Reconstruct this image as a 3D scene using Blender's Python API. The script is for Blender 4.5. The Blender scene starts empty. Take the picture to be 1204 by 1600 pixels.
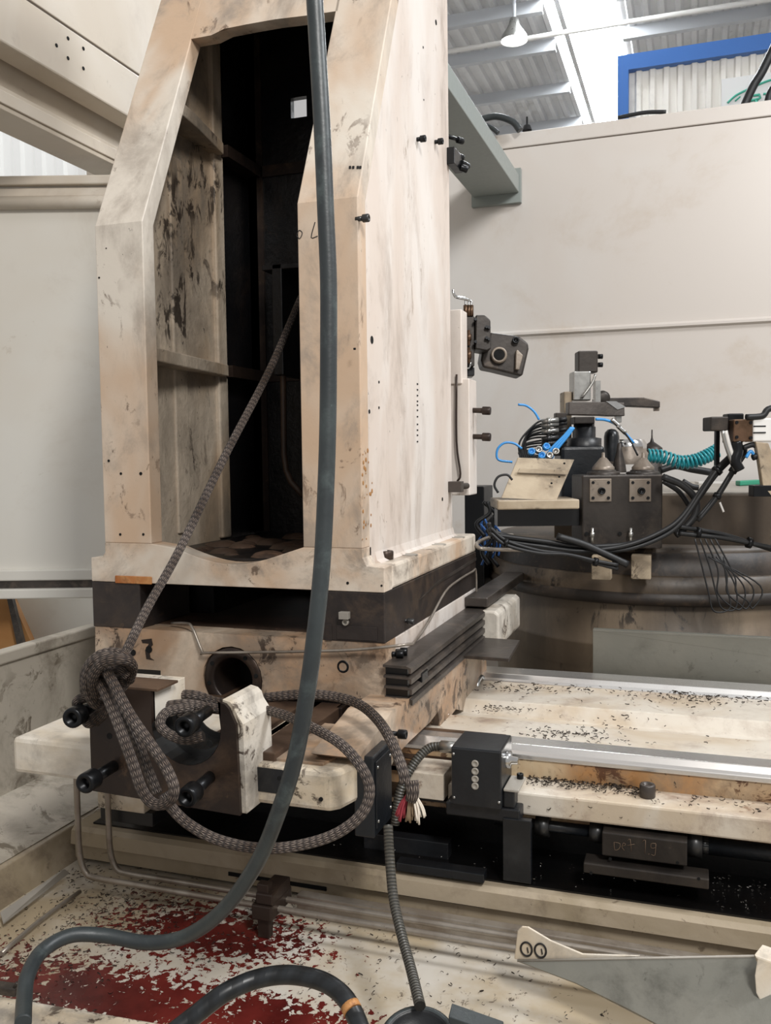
import bpy, math, random
import numpy as np
from mathutils import Vector, Matrix
random.seed(7)
C = bpy.context.scene.collection
PI = math.pi

# ------------------------------------------------------------------ camera
F = 1400.0; CX, CY = 602.0, 800.0
YAW, PITCH, ROLL = math.radians(19.0), math.radians(3.6), math.radians(0.7)
CAM = Vector((0, 0, 1.6))
_fw = Vector((-math.sin(YAW)*math.cos(PITCH), math.cos(YAW)*math.cos(PITCH), -math.sin(PITCH)))
_r = Vector((math.cos(YAW), math.sin(YAW), 0)); _u = _r.cross(_fw)
_rt = _r*math.cos(ROLL) - _u*math.sin(ROLL); _up = _r*math.sin(ROLL) + _u*math.cos(ROLL)
cd = bpy.data.cameras.new('camera'); cam = bpy.data.objects.new('camera', cd); C.objects.link(cam)
cd.sensor_fit = 'HORIZONTAL'; cd.sensor_width = 36; cd.lens = F/1204*36; cd.clip_start = .05; cd.clip_end = 200
M4 = Matrix.Identity(4)
for i in range(3):
    M4[i][0] = _rt[i]; M4[i][1] = _up[i]; M4[i][2] = -_fw[i]; M4[i][3] = CAM[i]
cam.matrix_world = M4
bpy.context.scene.camera = cam

def at(px, py, X=None, Y=None, Z=None, W=None):
    """point of the place seen at a measured spot, given one known coordinate"""
    d = _fw + _rt*((px-CX)/F) - _up*((py-CY)/F)
    if X is not None: t = (X-CAM.x)/d.x
    elif Y is not None: t = (Y-CAM.y)/d.y
    elif Z is not None: t = (Z-CAM.z)/d.z
    else: t = W
    return CAM + d*t

# ------------------------------------------------------------------ light
sc = bpy.context.scene
sc.view_settings.view_transform = 'Standard'; sc.view_settings.look = 'None'
sc.view_settings.gamma = 1; sc.view_settings.use_curve_mapping = False
sc.view_settings.exposure = 0.0
w = bpy.data.worlds.new('hall_daylight'); sc.world = w; w.use_nodes = True
bg = w.node_tree.nodes['Background']; bg.inputs[0].default_value = (1.0, .98, .965, 1); bg.inputs[1].default_value = 0.48
def area(name, loc, target, sx, sy, power, col):
    l = bpy.data.lights.new(name, 'AREA'); l.shape = 'RECTANGLE'; l.size = sx; l.size_y = sy; l.energy = power; l.color = col
    o = bpy.data.objects.new(name, l); C.objects.link(o); o.location = loc
    o.rotation_euler = (Vector(target)-Vector(loc)).to_track_quat('-Z', 'Y').to_euler(); return o
area('skylight_over_aisle', (3.4, 3.0, 5.6), (-0.9, 2.6, 1.2), 1.0, 1.6, 225, (.95, .97, 1.0))
area('skylight_front_right', (1.9, -1.2, 5.2), (-1.4, 2.5, 1.4), .8, 1.4, 250, (1.0, .98, .95))

# ------------------------------------------------------------------ materials
def lin(h):
    if isinstance(h, str):
        h = [int(h[i:i+2], 16)/255 for i in (0, 2, 4)]
    return tuple(((c/12.92) if c <= .04045 else ((c+.055)/1.055)**2.4) for c in h) + (1,)
MATS = {}
def new_mat(name):
    m = bpy.data.materials.new(name); m.use_nodes = True; nt = m.node_tree
    return m, nt, nt.nodes['Principled BSDF']
class N:
    def __init__(s, nt): s.nt = nt
    def node(s, t, **k):
        n = s.nt.nodes.new(t)
        for a, b in k.items(): setattr(n, a, b)
        return n
    def link(s, a, b): s.nt.links.new(a, b)
    def math(s, op, a, b=None, clamp=False):
        n = s.node('ShaderNodeMath', operation=op, use_clamp=clamp)
        for i, v in enumerate((a, b)):
            if v is None: continue
            if isinstance(v, (int, float)): n.inputs[i].default_value = v
            else: s.link(v, n.inputs[i])
        return n.outputs[0]
    def coords(s, scale=(1, 1, 1)):
        tc = s.node('ShaderNodeTexCoord'); mp = s.node('ShaderNodeMapping'); mp.inputs['Scale'].default_value = scale
        s.link(tc.outputs['Object'], mp.inputs[0]); return mp.outputs[0]
    def noise(s, vec, scale, detail=6, rough=.6, dist=0):
        n = s.node('ShaderNodeTexNoise'); n.inputs['Scale'].default_value = scale; n.inputs['Detail'].default_value = detail
        n.inputs['Roughness'].default_value = rough; n.inputs['Distortion'].default_value = dist
        s.link(vec, n.inputs['Vector']); return n.outputs[0]
    def step(s, v, lo, hi):
        n = s.node('ShaderNodeMapRange', interpolation_type='SMOOTHSTEP'); n.inputs[1].default_value = lo; n.inputs[2].default_value = hi
        s.link(v, n.inputs[0]); return n.outputs[0]
    def mix(s, f, a, b):
        n = s.node('ShaderNodeMix', data_type='RGBA')
        for i, v in ((0, f), (6, a), (7, b)):
            if isinstance(v, (int, float, tuple)): n.inputs[i].default_value = v
            else: s.link(v, n.inputs[i])
        return n.outputs[2]
def paint(name, base, tone=None, dirt=None, amt=.5, scale=5, streak=1.0, specks=.7, rough=.5, metal=0.0, bump=.12, spec_col='171210', smear=(1, 1, 1)):
    """worn paint: base colour, drifting tone, smeared dirt, small dark marks"""
    m, nt, b = new_mat(name); n = N(nt)
    v = n.coords((smear[0], smear[1], smear[2]*streak))
    base, tone, dirt = lin(base), lin(tone or base), lin(dirt or '5a4535')
    col = n.mix(n.step(n.noise(v, scale*.35, 4, .6, .6), .38, .62), base, tone)
    if amt > 0:
        f = n.step(n.noise(v, scale*.9, 11, .70, .35), .55-amt*.16, .76-amt*.16)
        f2 = n.step(n.noise(v, scale*.35, 5), .38, .62)
        mid = tuple(.32*a_+.68*b_ for a_, b_ in zip(base, dirt))
        col = n.mix(n.math('MULTIPLY', f, n.math('ADD', n.math('MULTIPLY', f2, .6), .35)), col, mid)
        f3 = n.step(n.noise(v, scale*2.6, 9, .72, .6), .66-amt*.16, .71-amt*.14)
        f4 = n.step(n.noise(n.coords(), scale*.55, 4, .5), .46, .60)
        col = n.mix(n.math('MULTIPLY', n.math('MULTIPLY', f3, f4), min(.35+amt*.7, .9)), col, dirt)
    if specks > 0:
        k = n.step(n.noise(n.coords((1, 1, .7)), scale*9, 5, .6, .4), .86-specks*.2, .9-specks*.2)
        k2 = n.step(n.noise(n.coords(), scale*.8, 2), .42, .62)
        col = n.mix(n.math('MULTIPLY', n.math('MULTIPLY', k, k2), .85), col, lin(spec_col))
    n.link(col, b.inputs['Base Color']); b.inputs['Roughness'].default_value = rough; b.inputs['Metallic'].default_value = metal
    if bump:
        bp = n.node('ShaderNodeBump'); bp.inputs['Strength'].default_value = bump; bp.inputs['Distance'].default_value = .01
        n.link(n.noise(n.coords(), scale*4, 8), bp.inputs['Height']); n.link(bp.outputs[0], b.inputs['Normal'])
    MATS[name] = m; return m
def plain(name, col, rough=.5, metal=0, emit=None, es=1):
    m, nt, b = new_mat(name); b.inputs['Base Color'].default_value = lin(col); b.inputs['Roughness'].default_value = rough
    b.inputs['Metallic'].default_value = metal
    n = N(nt); v = n.noise(n.coords(), 40, 3); r = n.math('ADD', n.math('MULTIPLY', v, .25), max(rough-.12, .02)); n.link(r, b.inputs['Roughness'])
    if emit: b.inputs['Emission Color'].default_value = lin(emit); b.inputs['Emission Strength'].default_value = es
    MATS[name] = m; return m

paint('column_paint', 'd3cabd', 'bfa48a', '5d4838', amt=.62, scale=5.5, streak=.55, specks=.8, rough=.42)
paint('side_paint', 'dcd5ce', 'd0c3b8', '8f7a68', amt=.46, scale=5, streak=.5, specks=.9, rough=.4, smear=(1.0, 1.4, 1))
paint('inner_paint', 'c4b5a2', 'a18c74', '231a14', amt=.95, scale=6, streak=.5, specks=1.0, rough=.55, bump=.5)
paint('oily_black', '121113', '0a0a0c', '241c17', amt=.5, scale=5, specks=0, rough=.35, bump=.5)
paint('flange_paint', 'd2c8ba', 'bfa48a', '4a3626', amt=.62, scale=7, specks=.9, rough=.45)
paint('saddle_paint', 'cdbca8', 'a5866a', '2e2018', amt=.95, scale=6.5, specks=1.0, rough=.45)
paint('slab_paint', 'd6cfc3', 'c3b298', '3c2e25', amt=.78, scale=7, specks=.9, rough=.4)
paint('bed_paint', 'd0c8bb', 'c1b19b', '6b4326', amt=.5, scale=8, specks=.9, rough=.35)
paint('ledge_paint', 'a89a85', '94866f', '4a3a2a', amt=.4, scale=8, specks=.8, rough=.5)
paint('riser_steel', '3c3532', '2a2524', '5a4a3c', amt=.5, scale=7, specks=0, rough=.42, metal=.35)
paint('riser_top', '49382c', '2f241d', '6b5140', amt=.5, scale=6, specks=.3, rough=.5)
paint('bare_steel', '3b2f28', '2b2320', '5c4838', amt=.45, scale=6, specks=.3, rough=.38, metal=.45)
paint('way_steel', '6a5443', '4a3a30', '2a1f18', amt=.5, scale=9, specks=.6, rough=.4, metal=.4)
paint('bed_face_paint', 'cbb899', 'a97c4e', '4a2814', amt=.9, scale=7, specks=1, rough=.4)
paint('oily_iron', '2b2521', '1c1815', '4a3d31', amt=.9, scale=6, specks=0, rough=.5)
paint('cover_strip', '4c4642', '3a3531', '6b5f54', amt=.4, scale=10, specks=.3, rough=.4, metal=.4)
paint('table_paint', '6e5f4e', '443a30', '15100d', amt=.9, scale=5, streak=.5, specks=.6, rough=.45)
paint('table_body', '8a7a66', '5f5142', '16110e', amt=.9, scale=3.5, streak=.35, specks=.6, rough=.5)
paint('fixture_steel', '3a3531', '292523', '544a41', amt=.4, scale=8, specks=0, rough=.45, metal=.5)
paint('fixture_plate', '857a6e', '6f6459', '2c2520', amt=.4, scale=12, specks=.4, rough=.4, metal=.3)
paint('tray_paint', 'b0a18a', '8f7d66', '3e3226', amt=.8, scale=7, specks=.8, rough=.5)
paint('guard_sheet', '74736b', '7d7b72', '48463f', amt=.4, scale=5, specks=.5, rough=.38, metal=.25)
paint('grey_sheet', 'a29c92', '8d8880', '5b544b', amt=.4, scale=5, specks=.5, rough=.45)
paint('wall_paint', 'd0ccc7', 'cbc3bb', 'b8a794', amt=.25, scale=1.6, specks=.35, rough=.35, bump=.03, spec_col='6e5e52')
paint('left_wall_paint', 'dbd8d0', 'd5cec2', 'bdb2a3', amt=.2, scale=1.8, specks=.2, rough=.35, bump=.03, spec_col='6e5e52')
paint('beam_paint', 'cfc6b9', 'c5b9a8', 'a09180', amt=.25, scale=3, specks=.2, rough=.45, bump=.03)
paint('pan_side', 'b0a99c', 'bab2a5', '63594a', amt=.8, scale=4, specks=.5, rough=.35)
paint('cardboard', 'a67c4c', '96693a', '7b5530', amt=.3, scale=5, specks=.1, rough=.8)
paint('black_paint', '1b1d20', '151619', '2e2c2a', amt=.3, scale=10, specks=0, rough=.4)
paint('black_gloss', '191c20', '141619', '2a2c2e', amt=.3, scale=10, specks=0, rough=.3)
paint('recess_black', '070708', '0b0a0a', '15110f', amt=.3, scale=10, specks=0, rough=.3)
paint('rust_tag', 'a3602c', 'bb8550', '3d2415', amt=.5, scale=30, specks=.6, rough=.6)
paint('rail_steel', 'f2f1ef', 'dcd9d5', '8d7c6e', amt=.12, scale=5, specks=.2, rough=.27, metal=.85, bump=.02, smear=(.25, 1, 1))
paint('tube_steel', 'a29a90', '8a8075', '4b3f34', amt=.4, scale=14, specks=0, rough=.35, metal=.6, bump=0)
paint('brass_fitting', '6b5240', '54402f', '2a1f18', amt=.3, scale=30, specks=0, rough=.4, metal=.7, bump=0)
paint('hose_rubber', '33393a', '2a2f31', '55605f', amt=.3, scale=12, specks=.2, rough=.42, bump=.1)
plain('black_rubber', '0f1012', .5)
plain('bolt_black', '1b1c1e', .33, .6)
plain('bolt_grey', '4a4a4a', .35, .8)
plain('chrome', 'c9c9c8', .15, 1)
plain('silver', 'a8a7a3', .3, .9)
plain('blue_paint', '3567ad', .45)
plain('blue_tube', '3d93d8', .3)
plain('teal_tube', '1f8791', .3)
plain('green_plastic', '1f8a6c', .35)
plain('white_plastic', 'd8d6d2', .4)
plain('green_print', '3fa38d', .5)
plain('sign_face', 'dcdddd', .5)
plain('hole_black', '020202', .95)
plain('chalk', '6b5848', .9)
plain('marker_black', '1c1a1a', .7)
plain('gasket_line', '54493f', .7)
plain('thread_red', 'a03a44', .8)
plain('thread_white', 'd9cfc0', .8)
plain('thread_tan', '8a765e', .8)
plain('purlin_steel', 'b3b6ba', .5)
plain('skylight_sheet', 'ffffff', .5, 0, 'f6fbff', 30.0)
plain('lamp_glow', 'ffffff', .5, 0, 'ffffff', 5.0)
plain('beam_grey', '8d938f', .45)

def ribbed(name, a, b_, rough=.5, scale=1.0):
    return paint(name, a, b_, '8a8680', amt=.2, scale=2*scale, specks=0, rough=rough, bump=0)
ribbed('roof_sheet', 'cfcfd0', 'c0c1c3'); ribbed('cladding_sheet', 'e9e6df', 'dfdcd6')
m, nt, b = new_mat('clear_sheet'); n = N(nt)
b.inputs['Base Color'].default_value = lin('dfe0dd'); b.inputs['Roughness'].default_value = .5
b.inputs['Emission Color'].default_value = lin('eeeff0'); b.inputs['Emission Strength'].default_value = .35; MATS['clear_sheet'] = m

# braided rope: uses the tube's own u (round) and v (along, metres)
def rope_mat():
    m, nt, b = new_mat('braided_rope'); n = N(nt)
    uv = n.node('ShaderNodeUVMap'); s = n.node('ShaderNodeSeparateXYZ'); n.link(uv.outputs[0], s.inputs[0])
    u, v = s.outputs[0], s.outputs[1]
    k = 8; vs = 68
    zig = n.math('ABSOLUTE', n.math('SUBTRACT', n.math('FRACT', n.math('MULTIPLY', u, k)), .5))
    ph = n.math('FRACT', n.math('ADD', n.math('MULTIPLY', v, vs), n.math('MULTIPLY', zig, 1.6)))
    tri = n.math('MULTIPLY', n.math('ABSOLUTE', n.math('SUBTRACT', ph, .5)), 2)
    edge = n.math('MULTIPLY', n.math('MINIMUM', zig, n.math('SUBTRACT', .5, zig)), 6, True)
    h = n.math('MULTIPLY', n.math('POWER', n.math('SUBTRACT', 1, tri), .6), edge)
    dirt = n.step(n.noise(n.coords(), 9, 5), .35, .68)
    light = n.mix(dirt, lin('9a8b80'), lin('5c4838'))
    dark = n.mix(dirt, lin('453c38'), lin('241a14'))
    n.link(n.mix(n.step(h, .45, .8), dark, light), b.inputs['Base Color']); b.inputs['Roughness'].default_value = .65
    bp = n.node('ShaderNodeBump'); bp.inputs['Strength'].default_value = 1; bp.inputs['Distance'].default_value = .004
    n.link(h, bp.inputs['Height']); n.link(bp.outputs[0], b.inputs['Normal']); MATS['braided_rope'] = m
rope_mat()
def ring_mat(name, c1, c2, freq, rough=.4, slant=0.0, depth=.003, metal=0):
    m, nt, b = new_mat(name); n = N(nt)
    uv = n.node('ShaderNodeUVMap'); s = n.node('ShaderNodeSeparateXYZ'); n.link(uv.outputs[0], s.inputs[0])
    ph = n.math('FRACT', n.math('ADD', n.math('MULTIPLY', s.outputs[1], freq), n.math('MULTIPLY', s.outputs[0], slant)))
    tri = n.math('MULTIPLY', n.math('ABSOLUTE', n.math('SUBTRACT', ph, .5)), 2)
    n.link(n.mix(n.step(tri, .3, .7), lin(c1), lin(c2)), b.inputs['Base Color']); b.inputs['Roughness'].default_value = rough
    b.inputs['Metallic'].default_value = metal
    bp = n.node('ShaderNodeBump'); bp.inputs['Strength'].default_value = .9; bp.inputs['Distance'].default_value = depth
    n.link(tri, bp.inputs['Height']); n.link(bp.outputs[0], b.inputs['Normal']); MATS[name] = m
ring_mat('conduit_rings', '55524b', '34332f', 130, .4)
ring_mat('spiral_wrap', '121416', '1b1e21', 22, .36, 1.0, .0015)

def pan_floor_mat():
    m, nt, b = new_mat('pan_floor_paint'); n = N(nt)
    v = n.coords(); s = n.node('ShaderNodeSeparateXYZ'); n.link(v, s.inputs[0])
    c1 = at(250, 1480, Z=.37); c2 = at(470, 1570, Z=.37)
    def blob(c, rx, ry):
        c = c-Vector((-.8, 1.9, .2))
        dx = n.math('DIVIDE', n.math('SUBTRACT', s.outputs[0], c.x), rx); dy = n.math('DIVIDE', n.math('SUBTRACT', s.outputs[1], c.y), ry)
        return n.math('SUBTRACT', 1, n.math('SQRT', n.math('ADD', n.math('MULTIPLY', dx, dx), n.math('MULTIPLY', dy, dy))))
    mask = n.math('MAXIMUM', blob(at(330, 1455, Z=.37), .36, .17), n.math('MAXIMUM', blob(at(180, 1560, Z=.37), .62, .17), blob(at(430, 1590, Z=.37), .30, .10)))
    ns = n.noise(v, 48, 6, .62, .5)
    f = n.step(n.math('ADD', n.math('MULTIPLY', mask, .27), ns), .575, .59)
    red = n.mix(n.step(n.noise(v, 6, 4), .3, .7), lin('471513'), lin('6b2621'))
    cream = n.mix(n.step(n.noise(v, 3, 5), .35, .65), lin('c4beb4'), lin('aa9a80'))
    drt = n.math('MULTIPLY', n.step(n.noise(v, 30, 6, .7, 1), .60, .64), n.step(n.noise(v, 2.5, 3), .38, .6))
    cream = n.mix(drt, cream, lin('40332a'))
    n.link(n.mix(f, cream, red), b.inputs['Base Color']); b.inputs['Roughness'].default_value = .25
    bp = n.node('ShaderNodeBump'); bp.inputs['Strength'].default_value = .25; bp.inputs['Distance'].default_value = .004
    n.link(n.math('SUBTRACT', 1, f), bp.inputs['Height']); n.link(bp.outputs[0], b.inputs['Normal']); MATS['pan_floor_paint'] = m
pan_floor_mat()

# ------------------------------------------------------------------ mesh builder
def cr(pts, n=8, closed=False):
    """Catmull-Rom through the points"""
    P = [Vector(p) for p in pts]; out = []; L = len(P)
    rng = range(L if closed else L-1)
    for i in rng:
        p0 = P[i-1] if (i > 0 or closed) else P[0]*2-P[1]
        p1 = P[i]; p2 = P[(i+1) % L]; p3 = P[(i+2) % L] if (i+2 < L or closed) else P[-1]*2-P[-2]
        for k in range(n):
            t = k/n
            out.append(.5*((2*p1)+(-p0+p2)*t+(2*p0-5*p1+4*p2-p3)*t*t+(-p0+3*p1-3*p2+p3)*t**3))
    if not closed: out.append(P[-1])
    return out
class MB:
    def __init__(s): s.v = []; s.f = []; s.sm = []; s.uv = []
    def add(s, verts, faces, smooth=False, uvs=None):
        o = len(s.v); s.v += [Vector(p) for p in verts]
        for i, f in enumerate(faces):
            s.f.append([o+k for k in f]); s.sm.append(smooth); s.uv.append(uvs[i] if uvs else None)
        return s
    def box(s, x0, x1, y0, y1, z0, z1):
        v = [(x, y, z) for z in (z0, z1) for y in (y0, y1) for x in (x0, x1)]
        return s.add(v, [(0, 2, 3, 1), (4, 5, 7, 6), (0, 1, 5, 4), (2, 6, 7, 3), (0, 4, 6, 2), (1, 3, 7, 5)])
    def obox(s, c, ax, ay, az, hx, hy, hz):
        """box at centre c with half sizes along three axes"""
        c, ax, ay, az = Vector(c), Vector(ax).normalized(), Vector(ay).normalized(), Vector(az).normalized()
        v = [c+ax*(hx*i)+ay*(hy*j)+az*(hz*k) for k in (-1, 1) for j in (-1, 1) for i in (-1, 1)]
        return s.add(v, [(0, 2, 3, 1), (4, 5, 7, 6), (0, 1, 5, 4), (2, 6, 7, 3), (0, 4, 6, 2), (1, 3, 7, 5)])
    def prism(s, poly, vec):
        """closed polygon (3D) pushed along vec"""
        n = len(poly); vec = Vector(vec); P = [Vector(p) for p in poly]
        v = P+[p+vec for p in P]
        f = [tuple(reversed(range(n))), tuple(range(n, 2*n))]+[(i, (i+1) % n, n+(i+1) % n, n+i) for i in range(n)]
        return s.add(v, f)
    def yz(s, poly, x0, x1): return s.prism([(x0, a, b) for a, b in poly], (x1-x0, 0, 0))
    def xz(s, poly, y0, y1): return s.prism([(a, y0, b) for a, b in poly], (0, y1-y0, 0))
    def xy(s, poly, z0, z1): return s.prism([(a, b, z0) for a, b in poly], (0, 0, z1-z0))
    def cyl(s, a, b, r, r2=None, n=24, cap=True):
        a, b = Vector(a), Vector(b); r2 = r if r2 is None else r2
        d = (b-a).normalized(); q = d.to_track_quat('Z', 'Y'); e1, e2 = q @ Vector((1, 0, 0)), q @ Vector((0, 1, 0))
        ring = [e1*math.cos(2*PI*i/n)+e2*math.sin(2*PI*i/n) for i in range(n)]
        v = [a+x*r for x in ring]+[b+x*r2 for x in ring]
        s.add(v, [(i, (i+1) % n, n+(i+1) % n, n+i) for i in range(n)], True)
        if cap:
            s.add([a+x*r for x in ring], [tuple(reversed(range(n)))]); s.add([b+x*r2 for x in ring], [tuple(range(n))])
        return s
    def lathe(s, c, ax, prof, n=32):
        """prof = [(radius, height)...] about axis ax"""
        c, ax = Vector(c), Vector(ax).normalized(); q = ax.to_track_quat('Z', 'Y'); e1, e2 = q @ Vector((1, 0, 0)), q @ Vector((0, 1, 0))
        v = []
        for r, h in prof:
            for i in range(n): v.append(c+ax*h+(e1*math.cos(2*PI*i/n)+e2*math.sin(2*PI*i/n))*r)
        for k in range(len(prof)-1):
            o = [v[k*n+i] for i in range(n)]+[v[(k+1)*n+i] for i in range(n)]
            s.add(o, [(i, (i+1) % n, n+(i+1) % n, n+i) for i in range(n)], True)
        return s
    def tube(s, pts, r, n=10, smooth=8, closed=False, cap=True):
        P = cr(pts, smooth, closed) if smooth else [Vector(p) for p in pts]
        L = len(P); T = []
        for i in range(L):
            if closed: t = P[(i+1) % L]-P[i-1]
            else: t = P[min(i+1, L-1)]-P[max(i-1, 0)]
            T.append(t.normalized() if t.length > 1e-9 else Vector((0, 0, 1)))
        nrm = T[0].orthogonal().normalized(); v = []; al = 0; ls = []
        for i in range(L):
            nrm = (nrm-T[i]*nrm.dot(T[i])).normalized(); bn = T[i].cross(nrm)
            rr = r(i/(L-1)) if callable(r) else r
            if i: al += (P[i]-P[i-1]).length
            ls.append(al)
            for k in range(n):
                a = 2*PI*k/n; v.append(P[i]+(nrm*math.cos(a)+bn*math.sin(a))*rr)
        f, uv = [], []
        for i in range(L if closed else L-1):
            j = (i+1) % L; l2 = ls[j] if j else al+(P[0]-P[-1]).length
            for k in range(n):
                k2 = (k+1) % n; f.append((i*n+k, i*n+k2, j*n+k2, j*n+k)); uv.append([(k/n, ls[i]), ((k+1)/n, ls[i]), ((k+1)/n, l2), (k/n, l2)])
        s.add(v, f, True, uv)
        if cap and not closed:
            s.add([v[k] for k in range(n)], [tuple(reversed(range(n)))]); s.add([v[(L-1)*n+k] for k in range(n)], [tuple(range(n))])
        return s
    def build(s, name, mat, parent=None, bevel=0, loc=None):
        me = bpy.data.meshes.new(name); o = bpy.data.objects.new(name, me); C.objects.link(o)
        org = Vector((0, 0, 0))
        if parent is not None:
            o.parent = parent; org = WORLD[parent.name]
        elif loc is not None:
            org = Vector(loc); o.location = org
        WORLD[o.name] = org
        me.from_pydata([tuple(p-org) for p in s.v], [], s.f)
        me.polygons.foreach_set('use_smooth', s.sm)
        if any(u for u in s.uv):
            ul = me.uv_layers.new(name='UVMap')
            for p, u in zip(me.polygons, s.uv):
                if u:
                    for li, c in zip(p.loop_indices, u): ul.data[li].uv = c
        import bmesh
        bm = bmesh.new(); bm.from_mesh(me); bmesh.ops.remove_doubles(bm, verts=bm.verts, dist=1e-6) if not bevel else bmesh.ops.remove_doubles(bm, verts=bm.verts, dist=1e-5)
        bmesh.ops.recalc_face_normals(bm, faces=bm.faces); bm.to_mesh(me); bm.free()
        me.materials.append(MATS[mat])
        if bevel:
            md = o.modifiers.new('bevel', 'BEVEL'); md.width = bevel; md.segments = 2; md.limit_method = 'ANGLE'; md.angle_limit = math.radians(40)
        return o
WORLD = {}
def tag(o, label=None, cat=None, group=None, kind=None):
    for k, v in (('label', label), ('category', cat), ('group', group), ('kind', kind)):
        if v: o[k] = v
    return o
def thing(name, loc, label, cat, group=None):
    o = bpy.data.objects.new(name, None); C.objects.link(o); o.location = loc; o.empty_display_size = .05
    WORLD[o.name] = Vector(loc); return tag(o, label, cat, group)
def struct(o): o['kind'] = 'structure'; return o

def cap_screw(mb, c, d, r, hl, socket=True, sl=0, sr=None):
    """socket head screw: head centre base c, pointing along d (head length hl), shank behind of length sl"""
    c, d = Vector(c), Vector(d).normalized(); sr = sr or r*.62
    prof = []
    if sl: mb.cyl(c-d*sl, c, sr, n=20)
    mb.lathe(c, d, [(0, 0), (r*.94, 0), (r, hl*.06), (r, hl*.9), (r*.9, hl), (r*.56, hl), (r*.54, hl*.45), (0, hl*.4)], 24)
    return mb

exec_parts = []
# ================================================================== SETTING
mb = MB(); mb.box(-8, 6, -1, 16, -.1, 0); struct(mb.build('floor', 'grey_sheet'))
# right back enclosure wall
WY = 5.46
mb = MB(); mb.box(-1.85, 3.4, WY, WY+.06, 0, 3.427); struct(mb.build('wall_back', 'wall_paint'))
mb = MB(); mb.box(-1.85, 3.4, WY-.004, WY+.08, 3.4333, 3.5194); struct(mb.build('trim_1', 'wall_paint', bevel=.006))
mb = MB(); mb.box(-1.85, 3.4, WY+.002, WY+.05, 3.4249, 3.4354); struct(mb.build('trim_2', 'gasket_line'))
mb = MB(); mb.prism([(-1.35, WY, 2.3476), (-1.35, WY, 2.3087), (-1.35, WY-.022, 2.3193), (-1.35, WY-.022, 2.3329)], (4.7, 0, 0)); struct(mb.build('trim_3', 'wall_paint'))
# left panel wall, squarer to the viewer
def lw(px, py, wd): return at(px, py, W=wd)
a, bq = lw(-70, 290, 4.0), lw(205, 286, 4.0)
dirv = (bq-a); dirv.z = 0; dirv.normalize(); nv = Vector((dirv.y, -dirv.x, 0))
zt = a.z; zb = lw(0, 905, 4.0).z
def lbox(mb, u0, u1, n0, n1, z0, z1):
    o = Vector((a.x, a.y, 0))
    return mb.prism([o+dirv*u0+nv*n0+Vector((0, 0, z0)), o+dirv*u1+nv*n0+Vector((0, 0, z0)), o+dirv*u1+nv*n1+Vector((0, 0, z0)), o+dirv*u0+nv*n1+Vector((0, 0, z0))], (0, 0, z1-z0))
LU = (bq-a).length+.25
mb = MB(); lbox(mb, -.8, LU, -.03, 0, zb, zt); struct(mb.build('wall_left', 'left_wall_paint'))
mb = MB(); lbox(mb, -.8, LU, -.05, .035, zt-.01, zt+.03); lbox(mb, .14, LU, 0, .02, zt-.06, zt-.02); struct(mb.build('trim_4', 'beam_paint', bevel=.006))
mb = MB(); mb.tube([Vector((a.x, a.y, 0))+dirv*.17+nv*.02+Vector((0, 0, zt-.085)), Vector((a.x, a.y, 0))+dirv*(LU)+nv*.02+Vector((0, 0, zt-.085))], .028, 12, 0); struct(mb.build('trim_5', 'beam_paint'))
mb = MB(); lbox(mb, -.8, LU, 0, .02, zb-.055, zb-.02); struct(mb.build('trim_6', 'cover_strip'))
mb = MB(); lbox(mb, -.8, LU, -.03, .05, zb-.1, zb-.055); lbox(mb, -.8, LU, -.03, .03, zb-.02, zb+.03); struct(mb.build('trim_7', 'left_wall_paint', bevel=.006))
# far translucent corrugated wall on the left
def corrugated(mb, o, du, dv, wid, hgt, pitch, depth, nrm):
    o, du, dv, nrm = Vector(o), Vector(du).normalized(), Vector(dv).normalized(), Vector(nrm).normalized()
    pr = []; u = 0
    while u < wid:
        for t, h in ((0, 0), (.42, 0), (.55, 1), (.87, 1)):
            pr.append((u+t*pitch, h*depth))
        u += pitch
    v = []
    for (uu, h) in pr: v += [o+du*uu+nrm*h, o+du*uu+nrm*h+dv*hgt]
    mb.add(v, [(2*i, 2*i+2, 2*i+3, 2*i+1) for i in range(len(pr)-1)])
    return mb
o9 = at(-120, 420, W=8.5); e9 = at(420, 420, W=8.5); du = (e9-o9); du.z = 0
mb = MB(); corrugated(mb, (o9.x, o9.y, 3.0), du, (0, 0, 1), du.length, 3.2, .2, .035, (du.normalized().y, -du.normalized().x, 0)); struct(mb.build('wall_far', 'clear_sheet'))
p9 = at(145, 260, W=8.3); mb = MB(); mb.box(p9.x-.04, p9.x+.04, p9.y-.04, p9.y+.04, 2.0, 6.2); tag(mb.build('wall_stanchion', 'beam_paint'), 'slim cream upright in front of the bright corrugated wall', 'post')
# roof
RZ = 7.0
mb = MB(); corrugated(mb, (-4.8, 7.5, RZ+.12), (1, 0, 0), (0, 1, 0), 3.04, 12.5, .19, .045, (0, 0, -1)); corrugated(mb, (-.94, 7.5, RZ+.12), (1, 0, 0), (0, 1, 0), 4.7, 12.5, .19, .045, (0, 0, -1)); struct(mb.build('ceiling', 'roof_sheet'))
mb = MB(); mb.box(-1.76, -.94, 7.5, 20, RZ+.11, RZ+.13); struct(mb.build('window_1', 'skylight_sheet'))
for i, y in enumerate((9.7, 11.2, 12.3, 13.75, 15.2, 16.7, 18.2)):
    mb = MB()  # two runs, left out across the skylight to stand for its glare
    for xa, xw in ((-4.8, 3.02), (-.92, 4.6)): mb.prism([(xa, y, RZ-.07), (xa, y+.09, RZ-.07), (xa, y+.09, RZ-.05), (xa, y+.02, RZ-.05), (xa, y+.02, RZ+.08), (xa, y, RZ+.08)], (xw, 0, 0))
    if i in (0, 2, 5): pass
    tag(mb.build('roof_purlin', 'purlin_steel'), None, None); o = C.objects[-1]; o['kind'] = 'structure'
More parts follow.
